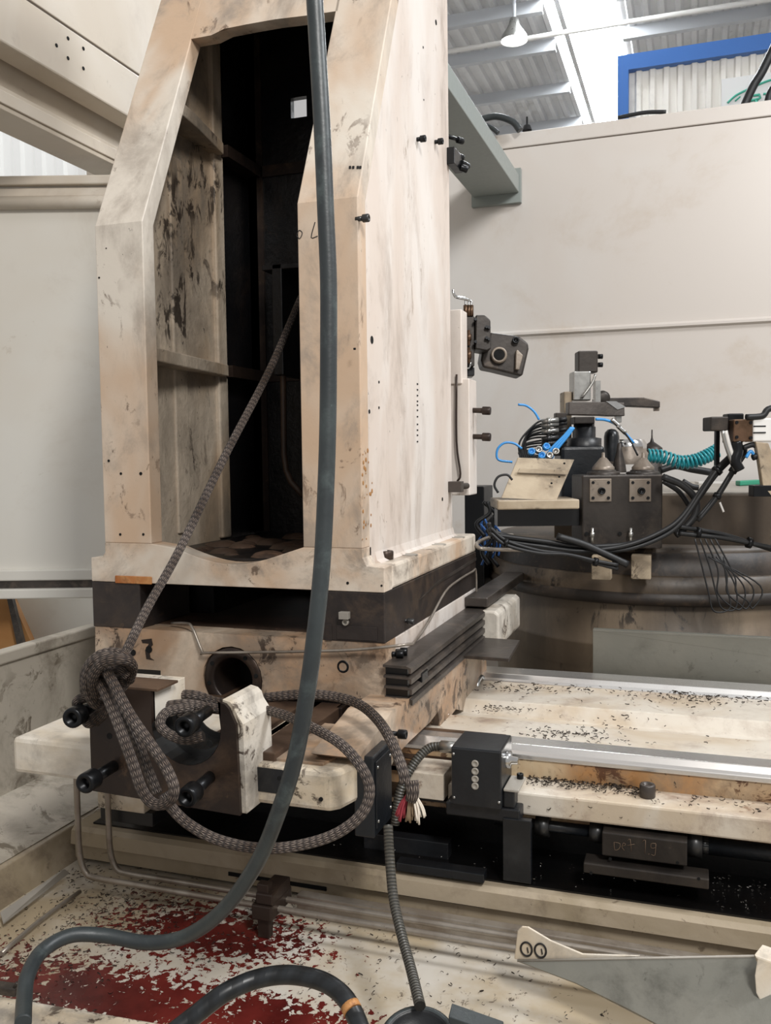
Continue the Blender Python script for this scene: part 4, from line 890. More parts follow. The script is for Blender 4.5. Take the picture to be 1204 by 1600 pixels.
t = thing('gripper_arm', at(770, 550, W=3.6), 'dark oily steel swivel gripper with hydraulic block on the rear of the column', 'gripper')
def G(px, py, w_=3.62): return at(px, py, W=w_)
def gprism(mb, pts, w_, dep):
    P = [at(x, y, W=w_) for x, y in pts]; d = _fw.copy(); d.z = 0; mb.prism(P, d.normalized()*dep); return mb
mb = MB(); gprism(mb, [(690, 492), (720, 493), (720, 545), (690, 545)], 3.52, .14); mb.build('mount_plate', 'grey_sheet', t, bevel=.003)
mb = MB(); gprism(mb, [(719, 494), (741, 494), (741, 572), (722, 572), (722, 545), (719, 544)], 3.57, .12); mb.build('manifold', 'fixture_steel', t, bevel=.003)
mb = MB(); gprism(mb, [(743, 492), (757, 492), (766, 500), (767, 545), (760, 548), (742, 545)], 3.55, .14); vb_ = mb.build('valve_block', 'fixture_steel', t, bevel=.005)
for px, py in ((759, 512), (763, 513), (759, 529), (763, 531), (742, 500), (742, 535)):
    c = G(px, py, 3.55); mb = MB(); mb.cyl(c, c-_fw*.02, .006, n=10); mb.build('valve_screw', 'bolt_black', vb_)
mb = MB(); gprism(mb, [(765, 519), (803, 524), (812, 526), (825, 536), (826, 545), (817, 584), (815, 588), (770, 577), (754, 574), (751, 562), (754, 545), (762, 538)], 3.63, .14); jb_ = mb.build('jaw_body', 'fixture_steel', t, bevel=.008)
mb = MB(); c = G(779, 555, 3.62); mb.lathe(c, -_fw, [(.034, 0), (.032, .012), (.022, .012), (.02, -.0), (0, -.001)], 32); mb.build('pivot_bush', 'fixture_plate', jb_)
mb = MB(); c2 = c-_fw*.0125; mb.cyl(c-_fw*.005, c2, .0225, n=24); mb.build('pivot_hole', 'hole_black', jb_)
mb = MB(); gprism(mb, [(806, 548), (808, 546), (817, 555), (811, 578), (805, 577)], 3.60, .05); mb.build('jaw_insert', 'fixture_plate', jb_, bevel=.003)
mb = MB(); cap_screw(mb, G(805, 532, 3.62), -_fw, .014, .012); mb.build('jaw_screw', 'bolt_black', jb_)
mb = MB(); gprism(mb, [(724, 572), (741, 574), (741, 587), (724, 588)], 3.6, .1); mb.build('lower_block', 'bolt_black', t, bevel=.003)
for k, (px) in enumerate((727, 732, 736)):
    mb = MB(); mb.tube([G(707, 452+k*2, 3.55), G(711, 462+k, 3.56), G(718, 464+k, 3.57), G(px-1, 466+k*2, 3.58), G(px, 478, 3.58)], .0045, 8, 5); mb.build('pipe', 'chrome', t)
    mb = MB(); mb.cyl(G(px, 477, 3.57), G(px, 494, 3.57), .009, n=6); mb.build('nut', 'brass_fitting', t)
for ya, yb_ in ((522, 532), (549, 560)):
    mb = MB(); mb.cyl(G(732, ya, 3.56), G(732, yb_, 3.56), .011, n=8); mb.cyl(G(732, ya-6, 3.56), G(732, yb_+8, 3.56), .006, n=10); mb.build('nut', 'brass_fitting', t)
mb = MB(); mb.tube([G(735, 566, 3.56), G(733, 574, 3.56), G(726, 576, 3.56), G(714, 576, 3.55)], .004, 8, 4); mb.build('pipe', 'chrome', t)

# black cabinet and cable heap between column and rotary table
q0, q1_ = at(741, 760, W=4.3), at(755, 950, W=4.3)
mb = MB(); mb.box(q0.x-.05, q1_.x, q0.y, q0.y+.2, .9, q0.z); tag(mb.build('dark_cabinet', 'black_paint', bevel=.004), 'narrow black cabinet edge just behind the column foot', 'cabinet')

# ================================================================== ROTARY TABLE
TC = Vector((at(1030, 892, W=4.35).x, at(1030, 892, W=4.35).y, 0)); TR = .82
tb = thing('rotary_table', (TC.x, TC.y, 0), 'large round oil-blackened rotary table base behind the rails', 'rotary table')
mb = MB(); mb.lathe(TC, (0, 0, 1), [(TR-.04, 0), (TR-.04, .70), (TR-.035, .705), (TR-.035, .80), (TR-.03, .81), (TR-.04, .815), (TR-.045, 1.0)], 96); mb.build('body', 'table_body', tb)
mb = MB(); mb.lathe(TC, (0, 0, 1), [(TR-.05, .985), (TR-.012, .985), (TR, .995), (TR, 1.02), (TR-.01, 1.035)], 96); mb.build('seal_ring', 'oily_iron', tb)
mb = MB(); mb.lathe(TC, (0, 0, 1), [(TR-.012, 1.034), (TR-.008, 1.075), (TR-.014, 1.08), (TR-.014, 1.10), (TR-.03, 1.105)], 96); mb.build('rim_band', 'table_paint', tb)
mb = MB(); mb.lathe(TC, (0, 0, 1), [(TR-.03, 1.10), (TR-.04, 1.19), (TR-.06, 1.20)], 96); mb.build('upper_band', 'oily_iron', tb)
mb = MB(); mb.lathe(TC, (0, 0, 1), [(TR-.05, 1.19), (TR-.05, 1.215), (0, 1.215)], 96); mb.build('table_top', 'table_paint', tb)
# raised deck at rear right of the table
dk = [at(1065, 770, Z=1.43), at(1230, 800, Z=1.43)]
mb = MB(); dz = 1.415; f0, f1 = at(1040, 757, Z=dz), at(1260, 790, Z=dz); b0, b1 = at(1030, 738, Z=dz), at(1260, 745, Z=dz)
f0 = at(1035, 763, W=3.95); 
mb.prism([(TC.x+.0, TC.y-.60, 1.20), (TC.x+1.2, TC.y-.60, 1.20), (TC.x+1.2, TC.y+.84, 1.20), (TC.x+.0, TC.y+.84, 1.20)], (0, 0, .225)); mb.build('upper_deck', 'table_paint', tb, bevel=.006)
mb = MB(); mb.box(TC.x+.01, TC.x+1.2, TC.y-.59, TC.y+.83, 1.423, 1.433); mb.build('deck_sheen_sheet', 'grey_sheet', tb, bevel=.003)  # added pale sheet: light reflecting off the deck top, put into its colour
mb = MB(); mb.box(TC.x-.45, TC.x+.1, TC.y-.40, TC.y+.3, 1.20, 1.30); mb.build('lower_deck', 'table_paint', tb, bevel=.006)
# cream feet on the rim band
for px in (938, 1000):
    q = at(px, 880, W=3.50); mb = MB(); mb.box(q.x-.035, q.x+.04, q.y, q.y+.05, 1.105, 1.20); mb.build('foot_block', 'tray_paint', tb, bevel=.004)
def bundle(lab, pts, r, W_, k):
    ob = None
    for i in range(k):
        mb = MB(); a_ = 2*PI*i/k; pp = [at(p[0], p[1], W=W_+.6*r*math.sin(a_+j*.5))+Vector((0, 0, r*math.cos(a_+j*.5))) for j, p in enumerate(pts)]
        mb.tube(pp, r*.75, 12, 6)
        if i == 0: ob = thing('cable_harness', WORLD_P(pp[0]), lab, 'cable')
        mb.build('strand', 'black_rubber', ob)
    mb = MB()
    for q in (1, len(pts)-2):
        c = at(pts[q][0], pts[q][1], W=W_); d = (at(pts[q+1][0], pts[q+1][1], W=W_)-c).normalized(); mb.cyl(c-d*.008, c+d*.008, r*1.75, n=16); mb.build('tie', 'bolt_black', ob); mb = MB()
def WORLD_P(p): return p
def WB(mb, px0, px1, py0, py1, w_, dep):
    """box whose front spans the measured rectangle at a given distance"""
    c0, c1_ = at(px0, py1, W=w_), at(px1, py0, W=w_)
    mb.obox(((c0+c1_)/2)+Vector((_fw.x, _fw.y, 0)).normalized()*(dep/2), Vector((_r.x, _r.y, 0)), Vector((_fw.x, _fw.y, 0)), (0, 0, 1), abs((px1-px0)/F*w_)/2, dep/2, abs((py1-py0)/F*w_)/2); return mb
VF = Vector((_fw.x, _fw.y, 0)).normalized(); VR = Vector((_r.x, _r.y, 0)).normalized()
# fixture with two domed centres
wf = 3.52
t = thing('clamping_fixture', at(972, 860, W=wf+.1), 'dark steel fixture block with two square port plates on the rotary table', 'fixture')
mb = MB(); WB(mb, 909, 1035, 742, 858, wf, .2); mb.build('block', 'fixture_steel', t, bevel=.006)
for px in (938, 1000):
    q = at(px, 767, W=wf-.004); mb = MB(); WB(mb, px-17, px+17, 748, 784, wf-.012, .012); pp_ = mb.build('port_plate', 'fixture_plate', t, bevel=.002)
    for dx in (-12, 12):
        for dy in (-12, 12):
            c = at(px+dx, 766+dy, W=wf-.012); mb = MB(); mb.cyl(c, c-VF*.004, .006, n=12); mb.build('plate_screw', 'bolt_black', pp_)
    mb = MB(); c = at(px+1, 767, W=wf-.012); mb.lathe(c, -VF, [(.014, 0), (.014, .012), (.010, .013), (.008, .004), (0, .004)], 20); mb.build('port', 'bolt_black', pp_)
    c = at(px+4, 740, W=wf+.09)
    mb = MB(); mb.lathe(c, (0, 0, 1), [(.066, -.01), (.066, .004), (.062, .008), (.050, .010), (.050, .014), (.044, .016)], 36); mb.build('seat_ring', 'fixture_steel', t)
    mb = MB(); mb.lathe(c, (0, 0, 1), [(.044, .014), (.044, .026), (.040, .030), (.014, .062), (.007, .066), (.006, .084), (0, .086)], 36); mb.build('centre_cone', 'fixture_plate', t)
mb = MB()
for px, py in ((914, 785), (968, 787), (1026, 786), (968, 834), (916, 834)):
    c = at(px, py, W=wf); mb.cyl(c, c-VF*.002, .008, n=14)
mb.build('screw_hole', 'hole_black', t)
for px in (925, 985):
    mb = MB(); c = at(px, 836, W=wf-.02); mb.cyl(c+Vector((0, 0, .028)), c-Vector((0, 0, .03)), .006, n=10); mb.cyl(c+Vector((0, 0, .01)), c-Vector((0, 0, .006)), .010, n=6); mb.build('grease_fitting', 'silver', t)
# cream chute and tray
wt = 3.46
t = thing('chip_tray', at(840, 790, W=wt), 'worn cream sheet tray with a raised sloping flap left of the fixture', 'tray')
mb = MB(); WB(mb, 777, 905, 781, 796, wt, .24); mb.build('tray', 'tray_paint', t, bevel=.005)
mb = MB(); P = [at(783, 778, W=wt+.02), at(869, 782, W=wt+.02), at(897, 718, W=wt+.16), at(809, 715, W=wt+.16)]; mb.prism(P, VF*.012); mb.build('flap', 'tray_paint', t, bevel=.002)
mb = MB(); P = [at(808, 738, W=wt+.10), at(885, 741, W=wt+.10), at(888, 735, W=wt+.10), at(811, 732, W=wt+.10)]; mb.prism(P, -VF*.012); mb.build('fold', 'tray_paint', t)
mb = MB()
for px, py in ((881, 724), (873, 745), (861, 755)):
    c = at(px, py, W=wt+.05); mb.cyl(c, c-VF*.006, .004, n=10)
mb.build('hole', 'hole_black', t)
mb = MB(); WB(mb, 777, 905, 796, 822, wt+.10, .1); mb.build('underframe', 'recess_black', t)
# central clamp tower
wc = 3.85
t = thing('clamp_tower', at(915, 790, W=wc), 'black clamp tower with two swing arms and a silver cylinder above the fixture', 'clamp')
mb = MB(); WB(mb, 876, 945, 697, 800, wc, .16); mb.build('base', 'black_gloss', t, bevel=.015)
mb = MB(); c = at(912, 696, W=wc+.08); mb.lathe(c, (0, 0, 1), [(.075, -.01), (.075, .03), (.05, .035), (.05, .08), (.045, .082), (.045, .12), (0, .12)], 28); mb.build('post', 'black_paint', t)
mb = MB(); WB(mb, 897, 929, 651, 662, wc, .09); mb.build('collar', 'fixture_steel', t, bevel=.004)
mb = MB(); P = [at(x, y, W=wc) for x, y in ((888, 628), (948, 628), (975, 629), (976, 650), (950, 650), (935, 649), (888, 648))]; mb.prism(P, VF*.07); mb.build('swing_arm', 'cover_strip', t, bevel=.004)
mb = MB(); WB(mb, 962, 971, 649, 660, wc+.02, .03); mb.build('arm_tip', 'silver', t, bevel=.002)
mb = MB(); P = [at(x, y, W=wc) for x, y in ((946, 627), (962, 627), (977, 636), (964, 640))]; mb.prism(P, -VF*.004); mb.build('ground_facet', 'chrome', t)
mb = MB(); P = [at(x, y, W=wc+.22) for x, y in ((930, 622), (1006, 621), (1031, 627), (1031, 637), (985, 635), (930, 637))]; mb.prism(P, VF*.07); mb.build('swing_arm', 'fixture_steel', t, bevel=.004)
mb = MB(); WB(mb, 1023, 1030, 633, 642, wc+.24, .03); mb.build('arm_tip', 'fixture_plate', t, bevel=.002)
mb = MB(); WB(mb, 895, 923, 580, 626, wc+.1, .09); mb.build('cylinder', 'silver', t, bevel=.006)
mb = MB(); WB(mb, 903, 934, 548, 582, wc+.12, .08); cv_ = mb.build('valve', 'fixture_steel', t, bevel=.006)
for py in (557, 570):
    c = at(934, py, W=wc+.15); mb = MB(); mb.cyl(c, c+VR*.02, .011, n=8); mb.build('valve_screw', 'bolt_black', cv_)
mb = MB(); WB(mb, 930, 938, 595, 640, wc+.13, .05); mb.tube([at(x, y, W=wc+.09) for x, y in ((930, 585), (924, 600), (908, 622))], .006, 8, 4); mb.build('lever', 'silver', t)
mb = MB(); c = at(940, 622, W=wc+.2); mb.lathe(c, -VF, [(.035, 0), (.03, .03), (.015, .035), (0, .035)], 20); mb.build('knuckle', 'fixture_steel', t)
mb = MB(); WB(mb, 881, 893, 612, 700, wc+.12, .1); mb.build('side_plate', 'tray_paint', t, bevel=.004)
# domed motors behind
t = thing('domed_accumulator', at(955, 690, W=4.0), 'dark domed cylinder right of the clamp tower', 'cylinder')
mb = MB(); mb.lathe(at(955, 700, W=4.05), (0, 0, 1), [(.034, -.06), (.034, .05), (.03, .07), (.018, .083), (0, .087)], 24); mb.build('body', 'black_gloss', t)
t = thing('turned_ring', at(978, 705, W=4.15), 'silver and brown turned ring standing behind the two cones', 'ring')
mb = MB(); mb.lathe(at(980, 705, W=4.15), (0, 0, 1), [(.10, -.06), (.10, -.02), (.085, .0), (.085, .02), (.075, .04), (.04, .045), (0, .045)], 32); mb.build('body', 'fixture_plate', t)
mb = MB(); mb.lathe(at(980, 697, W=4.15), (0, 0, 1), [(.086, -.012), (.086, .012), (.072, .03)], 32); mb.build('bright_band', 'chrome', t)
mb = MB(); mb.lathe(at(1018, 700, W=4.4), (0, 0, 1), [(.05, -.25), (.05, 0), (.035, .012), (.01, .03), (.004, .05), (.003, .09), (0, .09)], 20); tag(mb.build('spigot', 'fixture_steel'), 'brown spigot with a thin pin behind the teal hose start', 'spigot')
mb = MB(); mb.lathe(at(967, 727, W=3.72), (0, 0, 1), [(.03, -.03), (.026, 0), (.012, .06), (.008, .09), (0, .095)], 20); tag(mb.build('spigot', 'fixture_steel'), 'tapered brown spigot between the two cones', 'spigot')

# tubing and cables left of tower
def cable(nm, lab, pts, r, mat, cat='cable', W_=3.8, n=8, grp=None):
    mb = MB(); mb.tube([at(p[0], p[1], W=(p[2] if len(p) > 2 else W_)) for p in pts], r, n, 6); return tag(mb.build(nm, mat), lab, cat, grp)
cable('air_hose', 'thin blue hose bending upward left of the tangled fittings', [(809, 632), (822, 634), (834, 643), (842, 656)], .005, 'blue_tube')
cable('air_hose', 'light blue hose forming a hook above the cream flap', [(800, 722), (778, 718), (777, 702), (788, 692), (803, 693), (815, 701)], .005, 'blue_tube')
for i in range(3):
    cable('air_hose', ('left', 'middle', 'right')[i]+' one of three blue hoses slanting between flap and clamp tower', [(850+i*5, 718), (862+i*4, 700+i), (880+i*3, 682), (892+i*2, 668)], .006, 'blue_tube', W_=3.75, grp='three slanting blue hoses')
cable('air_hose', 'blue hose arching right of the clamp tower', [(930, 655), (945, 656), (960, 662), (975, 676), (990, 692)], .006, 'blue_tube', W_=3.78)
for i in range(2):
    cable('blue_fitting', ['bright steel hose end right of the clamp tower', 'second bright steel hose end, just below the first'][i], [(955+i*9, 655+i*10), (968+i*9, 667+i*10)], .009, 'chrome', W_=3.76, cat='fitting')
cable('signal_cable', 'thin black cable falling from the steel hose ends toward the right cone', [(975, 675), (985, 690), (996, 712)], .004, 'black_rubber', W_=3.74)
rnd = random.Random(3)
for i in range(11):
    y0_ = 655+i*6; dx = rnd.uniform(-6, 6)
    cable('signal_cable', 'thin black cable of the looping bunch left of the clamp tower', [(872, 658+i*4.2), (850-i*1.5+dx, 657+i*4.5), (830-i*2, 668+i*4), (815+i*1.2+dx, 690+i*3), (812+i*3, 712), (820+i*4, 735)], .0042, 'black_rubber', W_=3.82+.012*i, grp='looping thin cables left of the clamp tower')
for i, py in enumerate((656, 662, 672, 683, 691)):
    c0, c1_ = at(846, py+3, W=3.8+.01*i), at(872, py, W=3.8+.01*i)
    t = thing('cable_connector', c0, ('topmost', 'second from top', 'middle', 'second from bottom', 'lowest')[i]+' of five silver round plugs left of the clamp tower', 'connector', 'silver connectors left of the clamp tower')
    mb = MB(); mb.cyl(c0, c1_, .011, n=16); mb.cyl(c0+(c1_-c0)*.3, c0+(c1_-c0)*.5, .014, n=12); mb.build('barrel', 'silver' if i < 3 else 'bolt_grey', t)
    mb = MB(); mb.cyl(c1_, c1_+(c1_-c0)*.5, .009, n=12); mb.build('sleeve', 'black_rubber', t)
mb = MB(); WB(mb, 868, 885, 645, 712, 3.86, .05); tag(mb.build('connector_plate', 'fixture_steel', bevel=.003), 'upright brown plate holding the round connectors', 'plate')
for i, (px, py) in enumerate(((841, 703), (853, 698), (868, 706), (830, 706), (858, 712), (846, 712))):
    c = at(px, py, W=3.7); mb = MB(); mb.lathe(c, -VF+Vector((.2*math.sin(i*2), 0, .4)), [(.006, -.015), (.015, -.01), (.015, .008), (.011, .012), (.010, .0), (0, .0)], 16); tag(mb.build('push_fitting', 'blue_tube' if i % 2 else 'silver'), ('blue' if i % 2 else 'silver')+' push-in fitting in the small heap above the cream flap', 'fitting', ('blue' if i % 2 else 'silver')+' push-in fittings above the flap')
# blue/black heap between column and table
for i in range(14):
    bx_ = rnd.uniform(752, 772); by_ = rnd.uniform(790, 870); blue = i % 2
    cable('tangled_cable', ('blue' if blue else 'black')+' tangled cable in the bundle between column foot and table', [(bx_+rnd.uniform(-10, 10), by_-30), (bx_+rnd.uniform(-8, 12), by_-12), (bx_+rnd.uniform(-12, 10), by_+5), (bx_+rnd.uniform(-8, 8), by_+25)], .005 if blue else .009, 'blue_paint' if blue else 'black_rubber', W_=3.95+.02*(i % 5), grp=('blue' if blue else 'black')+' tangled cables by the column foot')
cable('signal_cable', 'dark thin cable looped left of the cream flap', [(778, 770), (772, 758), (778, 745), (792, 742), (800, 750)], .005, 'black_rubber', W_=3.5)
cable('wire_frame', 'bent steel wire handle left of the table rim', [(800, 836, 3.9), (770, 838, 3.75), (746, 848, 3.5), (748, 856, 3.45), (762, 858, 3.45), (790, 859, 3.45), (835, 860, 3.47)], .008, 'tube_steel', 'handle')
# heavy harness in front of the table
bundle('thick black cable sweeping from the left under the fixture and up to the right block', [(763, 822), (770, 834), (800, 842), (850, 850), (900, 858), (940, 858), (985, 852), (1030, 836), (1062, 815), (1095, 770), (1120, 735), (1150, 705)], 0.012, 3.40, 3)
bundle('second black cable just below the thick sweeping one', [(765, 828), (790, 848), (840, 862), (885, 866), (930, 878), (965, 886)], 0.00935, 3.36, 2)
cable('cable_harness', 'black cable crossing down right below the fixture', [(870, 838), (910, 850), (950, 868), (980, 882)], .014, 'black_rubber', W_=3.38, n=12)
bundle('black cable leaving toward the right edge of the picture', [(1060, 828), (1090, 832), (1130, 838), (1170, 848), (1215, 860)], 0.0121, 3.42, 2)
cable('cable_harness', 'black cable looping down right of the fixture block', [(1035, 745), (1065, 758), (1086, 780), (1085, 805), (1068, 826), (1055, 836)], .014, 'black_rubber', W_=3.44, n=12)
cable('cable_harness', 'inner black cable of the loop right of the fixture block', [(1036, 752), (1060, 768), (1076, 790), (1090, 812)], .010, 'black_rubber', W_=3.5, n=12)
cable('cable_harness', 'black cable lying behind the teal coiled hose', [(1030, 735), (1055, 728), (1080, 733), (1110, 738)], .016, 'black_rubber', W_=3.9, n=12)
bundle('right black cable rising steeply to the right block', [(1090, 812), (1120, 775), (1145, 735), (1165, 705)], 0.009, 3.37, 3)
cable('cable_harness', 'short stub of black cable on the raised deck edge', [(1066, 752), (1080, 760), (1090, 762)], .012, 'black_rubber', W_=3.6, n=12)
for i in range(5):
    x_ = 1095+i*13
    cable('hanging_wire', 'thin black wire looping down over the table rim below the harness', [(1085+i*8, 842), (x_, 880+i*5), (x_+rnd.uniform(-8, 12), 925), (x_+20, 955-i*4), (x_+45-i*4, 950), (x_+40, 915), (1130-i*6, 870)], .003, 'black_rubber', W_=3.36, grp='thin wires over the table rim')
cable('cable_tie', 'white cable tie below the raised deck', [(1124, 785), (1130, 800)], .004, 'white_plastic', W_=3.4, cat='cable tie')
# teal coil
mb = MB(); pts = []; base = [at(x, y, W=3.75) for x, y in ((1012, 712), (1035, 714), (1060, 722), (1085, 720), (1105, 712), (1120, 704))]; cl = cr(base, 40)
turns = 19
for i, p in enumerate(cl):
    a_ = 2*PI*turns*i/(len(cl)-1); tdir = (cl[min(i+1, len(cl)-1)]-cl[max(i-1, 0)]).normalized(); n1 = Vector((0, 0, 1)); n1 = (n1-tdir*n1.dot(tdir)).normalized(); n2 = tdir.cross(n1)
    pts.append(p+n1*(.026*math.cos(a_))+n2*(.026*math.sin(a_)))
mb.tube(pts, .0055, 6, 0); tag(mb.build('coiled_hose', 'teal_tube'), 'teal coiled air hose stretched between the cones and the right bracket', 'hose')
# right valve assembly
wr = 3.3
t = thing('valve_assembly', at(1170, 800, W=wr), 'cream and brown cylinder assembly with dark valves at the right edge', 'valve')
mb = MB(); WB(mb, 1146, 1176, 655, 690, wr, .09); sf_ = mb.build('square_flange', 'brass_fitting', t, bevel=.004)
for px, py in ((1150, 660), (1172, 660), (1150, 683), (1172, 684)):
    c = at(px, py, W=wr); mb = MB(); mb.cyl(c, c-VF*.006, .006, n=12); mb.build('flange_screw', 'bolt_black', sf_)
mb = MB(); WB(mb, 1176, 1235, 653, 690, wr, .09); mb.build('cylinder', 'white_plastic', t, bevel=.006)
mb = MB()
for py in (666, 676): WB(mb, 1177, 1196, py-1, py+1, wr-.002, .01)
mb.build('groove', 'bolt_black', t)
mb = MB(); WB(mb, 1110, 1138, 651, 673, wr+.02, .09); mb.build('valve', 'fixture_steel', t, bevel=.005)
mb = MB(); WB(mb, 1137, 1162, 646, 692, wr+.05, .06); mb.build('valve_mount', 'bolt_black', t, bevel=.005)
mb = MB(); WB(mb, 1118, 1124, 673, 735, wr+.1, .02); mb.build('thin_post', 'bolt_black', t)
mb = MB(); P = [at(x, y, W=wr) for x, y in ((1180, 690), (1200, 692), (1230, 770), (1230, 800), (1192, 762), (1186, 720))]; mb.prism(P, VF*.03); mb.build('bracket', 'tray_paint', t, bevel=.003)
mb = MB(); WB(mb, 1215, 1235, 690, 840, wr+.04, .06); mb.build('standard', 'tray_paint', t, bevel=.003)
mb = MB(); WB(mb, 1177, 1230, 758, 776, wr, .05); mb.build('bracket_foot', 'bolt_black', t, bevel=.003)
mb = MB(); mb.tube([at(x, y, W=wr) for x, y in ((1165, 652), (1190, 650), (1199, 640), (1215, 635))], .012, 10, 5); mb.build('elbow_hose', 'black_rubber', t)
for pts_, m_, r_ in (([(1128, 673), (1135, 700), (1148, 735)], 'silver', .007), ([(1133, 673), (1140, 700), (1150, 725)], 'white_plastic', .008), ([(1150, 690), (1152, 705), (1148, 720), (1155, 735)], 'bolt_black', .02), ([(1160, 700), (1175, 695), (1185, 700)], 'black_rubber', .010), ([(1165, 715), (1172, 705), (1178, 712)], 'blue_tube', .006), ([(1175, 715), (1190, 712), (1192, 740)], 'black_rubber', .012)):
    mb = MB(); mb.tube([at(x, y, W=wr+.02) for x, y in pts_], r_, 8, 5); mb.build('feed_line', m_, t)
mb = MB(); q0, q1_ = at(1152, 755, Z=1.446), at(1185, 753, Z=1.446); mb.obox((q0+q1_)/2, q1_-q0, VF, (0, 0, 1), (q1_-q0).length/2, .03, .012); tag(mb.build('green_tube', 'green_plastic', bevel=.005), 'short green plastic handle lying on the raised deck', 'handle')
mb = MB(); q0, q1_ = at(1088, 754, Z=1.439), at(1130, 754, Z=1.439); mb.obox((q0+q1_)/2, q1_-q0, VF, (0, 0, 1), (q1_-q0).length/2, .03, .005); tag(mb.build('paper_sheet', 'white_plastic'), 'white paper lying on the raised deck', 'paper')
# grey splash sheet before the table
g0, g1 = at(926, 985, Y=3.42), at(926, 1052, Y=3.42); g2 = at(1204, 978, Y=3.42)
mb = MB(); mb.box(g0.x, 2.0, 3.42, 3.426, .70, g0.z); mb.box(g0.x, 2.0, 3.42, 3.45, g0.z, g0.z+.005); tag(mb.build('splash_guard', 'guard_sheet', bevel=.001), 'dull grey-green splash sheet standing behind the rear rail', 'guard')

# left background: board and cardboard
mb = MB(); P = [at(x, y, W=4.3) for x, y in ((-40, 930), (18, 935), (52, 1012), (52, 1330), (-40, 1330))]; mb.prism(P, VF*.05); t_ = tag(mb.build('cardboard_box', 'cardboard'), 'brown cardboard carton behind the pan side at far left', 'box')
mb = MB(); P = [at(x, y, W=4.25) for x, y in ((10, 932), (18, 932), (40, 1020), (30, 1025))]; mb.prism(P, VF*.03); tag(mb.build('dark_strut', 'cover_strip'), 'dark leaning strut in front of the cardboard carton', 'strut')
mb = MB(); P = [at(x, y, W=4.5) for x, y in ((20, 925), (240, 920), (240, 1340), (55, 1340))]; mb.prism(P, VF*.04); tag(mb.build('leaning_panel', 'left_wall_paint'), 'pale panel leaning behind the carton below the left wall', 'panel')

# ================================================================== METAL SHAVINGS
def chips(name, lab, regions, mat, seed):
    r = random.Random(seed); mb = MB()
    for (fn, cnt, s0_, s1_) in regions:
        for _ in range(cnt):
            p = fn(r)
            if p is None: continue
            R = r.uniform(s0_, s1_); a0_ = r.uniform(0, 2*PI); sp = r.uniform(1.2, 4.5); n_ = 5; tilt = Vector((r.uniform(-.5, .5), r.uniform(-.5, .5), 1)).normalized()
            e1 = tilt.orthogonal().normalized(); e2 = tilt.cross(e1); wv = tilt*R*.45; v = []
            for k in range(n_+1):
                a_ = a0_+sp*k/n_; q = p+(e1*math.cos(a_)+e2*math.sin(a_))*R+Vector((0, 0, R*.35))+tilt*(R*.25*k/n_); v += [q, q+wv]
            mb.add(v, [(2*k, 2*k+2, 2*k+3, 2*k+1) for k in range(n_)])
    return tag(mb.build(name, mat), lab, 'shavings', None, 'stuff')
plain('chip_steel', '4b4540', .3, .7); plain('chip_bright', 'a9a5a0', .2, .9)
def gz(px, py, sx, sy, Z): return lambda r: at(r.gauss(px, sx), r.gauss(py, sy), Z=Z)
def cl_(fn, x0, x1, y0, y1):
    def g(r):
        p = fn(r); return p if x0 < p.x < x1 and y0 < p.y < y1 else None
    return g
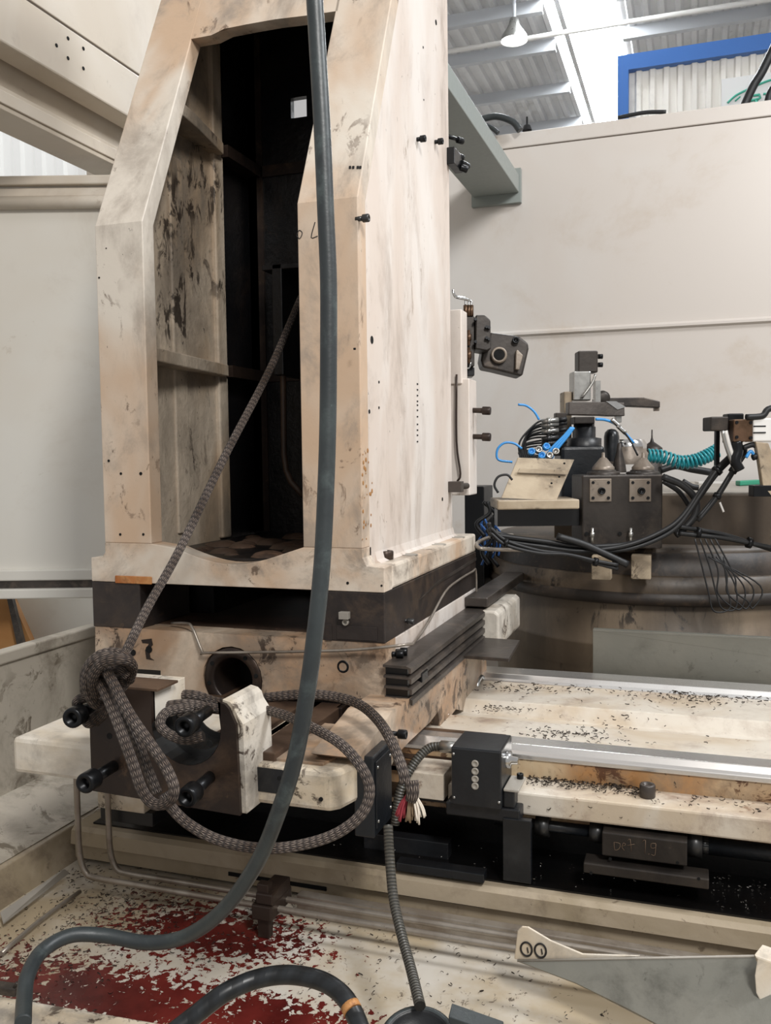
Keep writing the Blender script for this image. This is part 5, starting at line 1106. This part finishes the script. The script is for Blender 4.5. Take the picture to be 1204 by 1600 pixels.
deck_r = [(cl_(gz(1130, 1085, 60, 9, .78), -9, 9, 2.9, 3.17), 420, .003, .008), (cl_(gz(830, 1075, 55, 6, .78), -9, 9, 2.93, 3.17), 110, .003, .008), (cl_(gz(1000, 1080, 70, 10, .78), -9, 9, 2.9, 3.17), 60, .003, .007),
          (cl_(gz(800, 1106, 30, 4, .757), -9, 9, 2.6, 3.0), 130, .003, .007), (cl_(gz(970, 1120, 40, 14, .757), -9, 9, 2.6, 2.95), 40, .003, .008), (cl_(gz(890, 1147, 40, 5, .778), -9, 9, 2.51, 2.72), 110, .003, .007), (cl_(gz(1100, 1130, 90, 20, .778), -9, 9, 2.51, 2.72), 30, .003, .008),
          (cl_(gz(960, 1160, 80, 3, .778), -9, 9, 2.505, 2.6), 60, .002, .005)]
chips('metal_shavings', 'dark curly shavings heaped on the cream deck between the rails', deck_r, 'chip_steel', 1)
chips('metal_shavings', 'bright flakes among the dark curls on the deck between rails', [(cl_(gz(1130, 1085, 60, 9, .785), -9, 9, 2.9, 3.17), 70, .002, .004), (cl_(gz(900, 1110, 130, 22, .78), -9, 9, 2.55, 3.17), 40, .002, .004)], 'chip_bright', 2)
chips('metal_shavings', 'dark shavings packed along the narrow front ledge', [(lambda r: Vector((r.uniform(-.42, -.1), min(2.395, max(2.3, r.gauss(2.375, .02))), .717)), 420, .003, .006), (lambda r: Vector((r.uniform(-.1, .3), r.uniform(2.3, 2.39), .717)), 60, .003, .007), (lambda r: Vector((r.uniform(-.4, .3), 2.284, r.uniform(.665, .71))), 14, .003, .006)], 'chip_steel', 3)
chips('metal_shavings', 'loose shavings on the stepped block and black recess floor', [(lambda r: Vector((r.uniform(p0.x+.02, p1.x-.02), r.uniform(2.262, 2.34), p0.z+.002)), 90, .003, .006), (lambda r: Vector((r.uniform(.05, .5), r.uniform(2.25, 2.45), .492)), 160, .002, .005), (lambda r: Vector((r.uniform(-1.0, 0), r.uniform(2.25, 2.45), .492)), 60, .002, .004)], 'chip_bright', 4)
chips('metal_shavings', 'dark curly shavings strewn over the pan floor', [(cl_(gz(170, 1400, 60, 45, PZ+.001), -1.78, 2, 1.5, 2.2), 420, .0025, .006), (cl_(gz(330, 1420, 110, 40, PZ+.001), -1.78, 2, 1.5, 2.2), 520, .0025, .006), (cl_(gz(560, 1412, 60, 8, PZ+.001), -1.78, 2, 1.5, 2.2), 120, .003, .007), (cl_(gz(700, 1500, 160, 60, PZ+.001), -1.78, 2, 1.4, 2.2), 190, .0025, .006), (cl_(gz(60, 1500, 60, 40, PZ+.001), -1.78, 2, 1.4, 2.2), 160, .0025, .006), (cl_(gz(780, 1440, 25, 6, PZ+.001), -1.78, 2, 1.4, 2.2), 60, .003, .007)], 'chip_steel', 5)
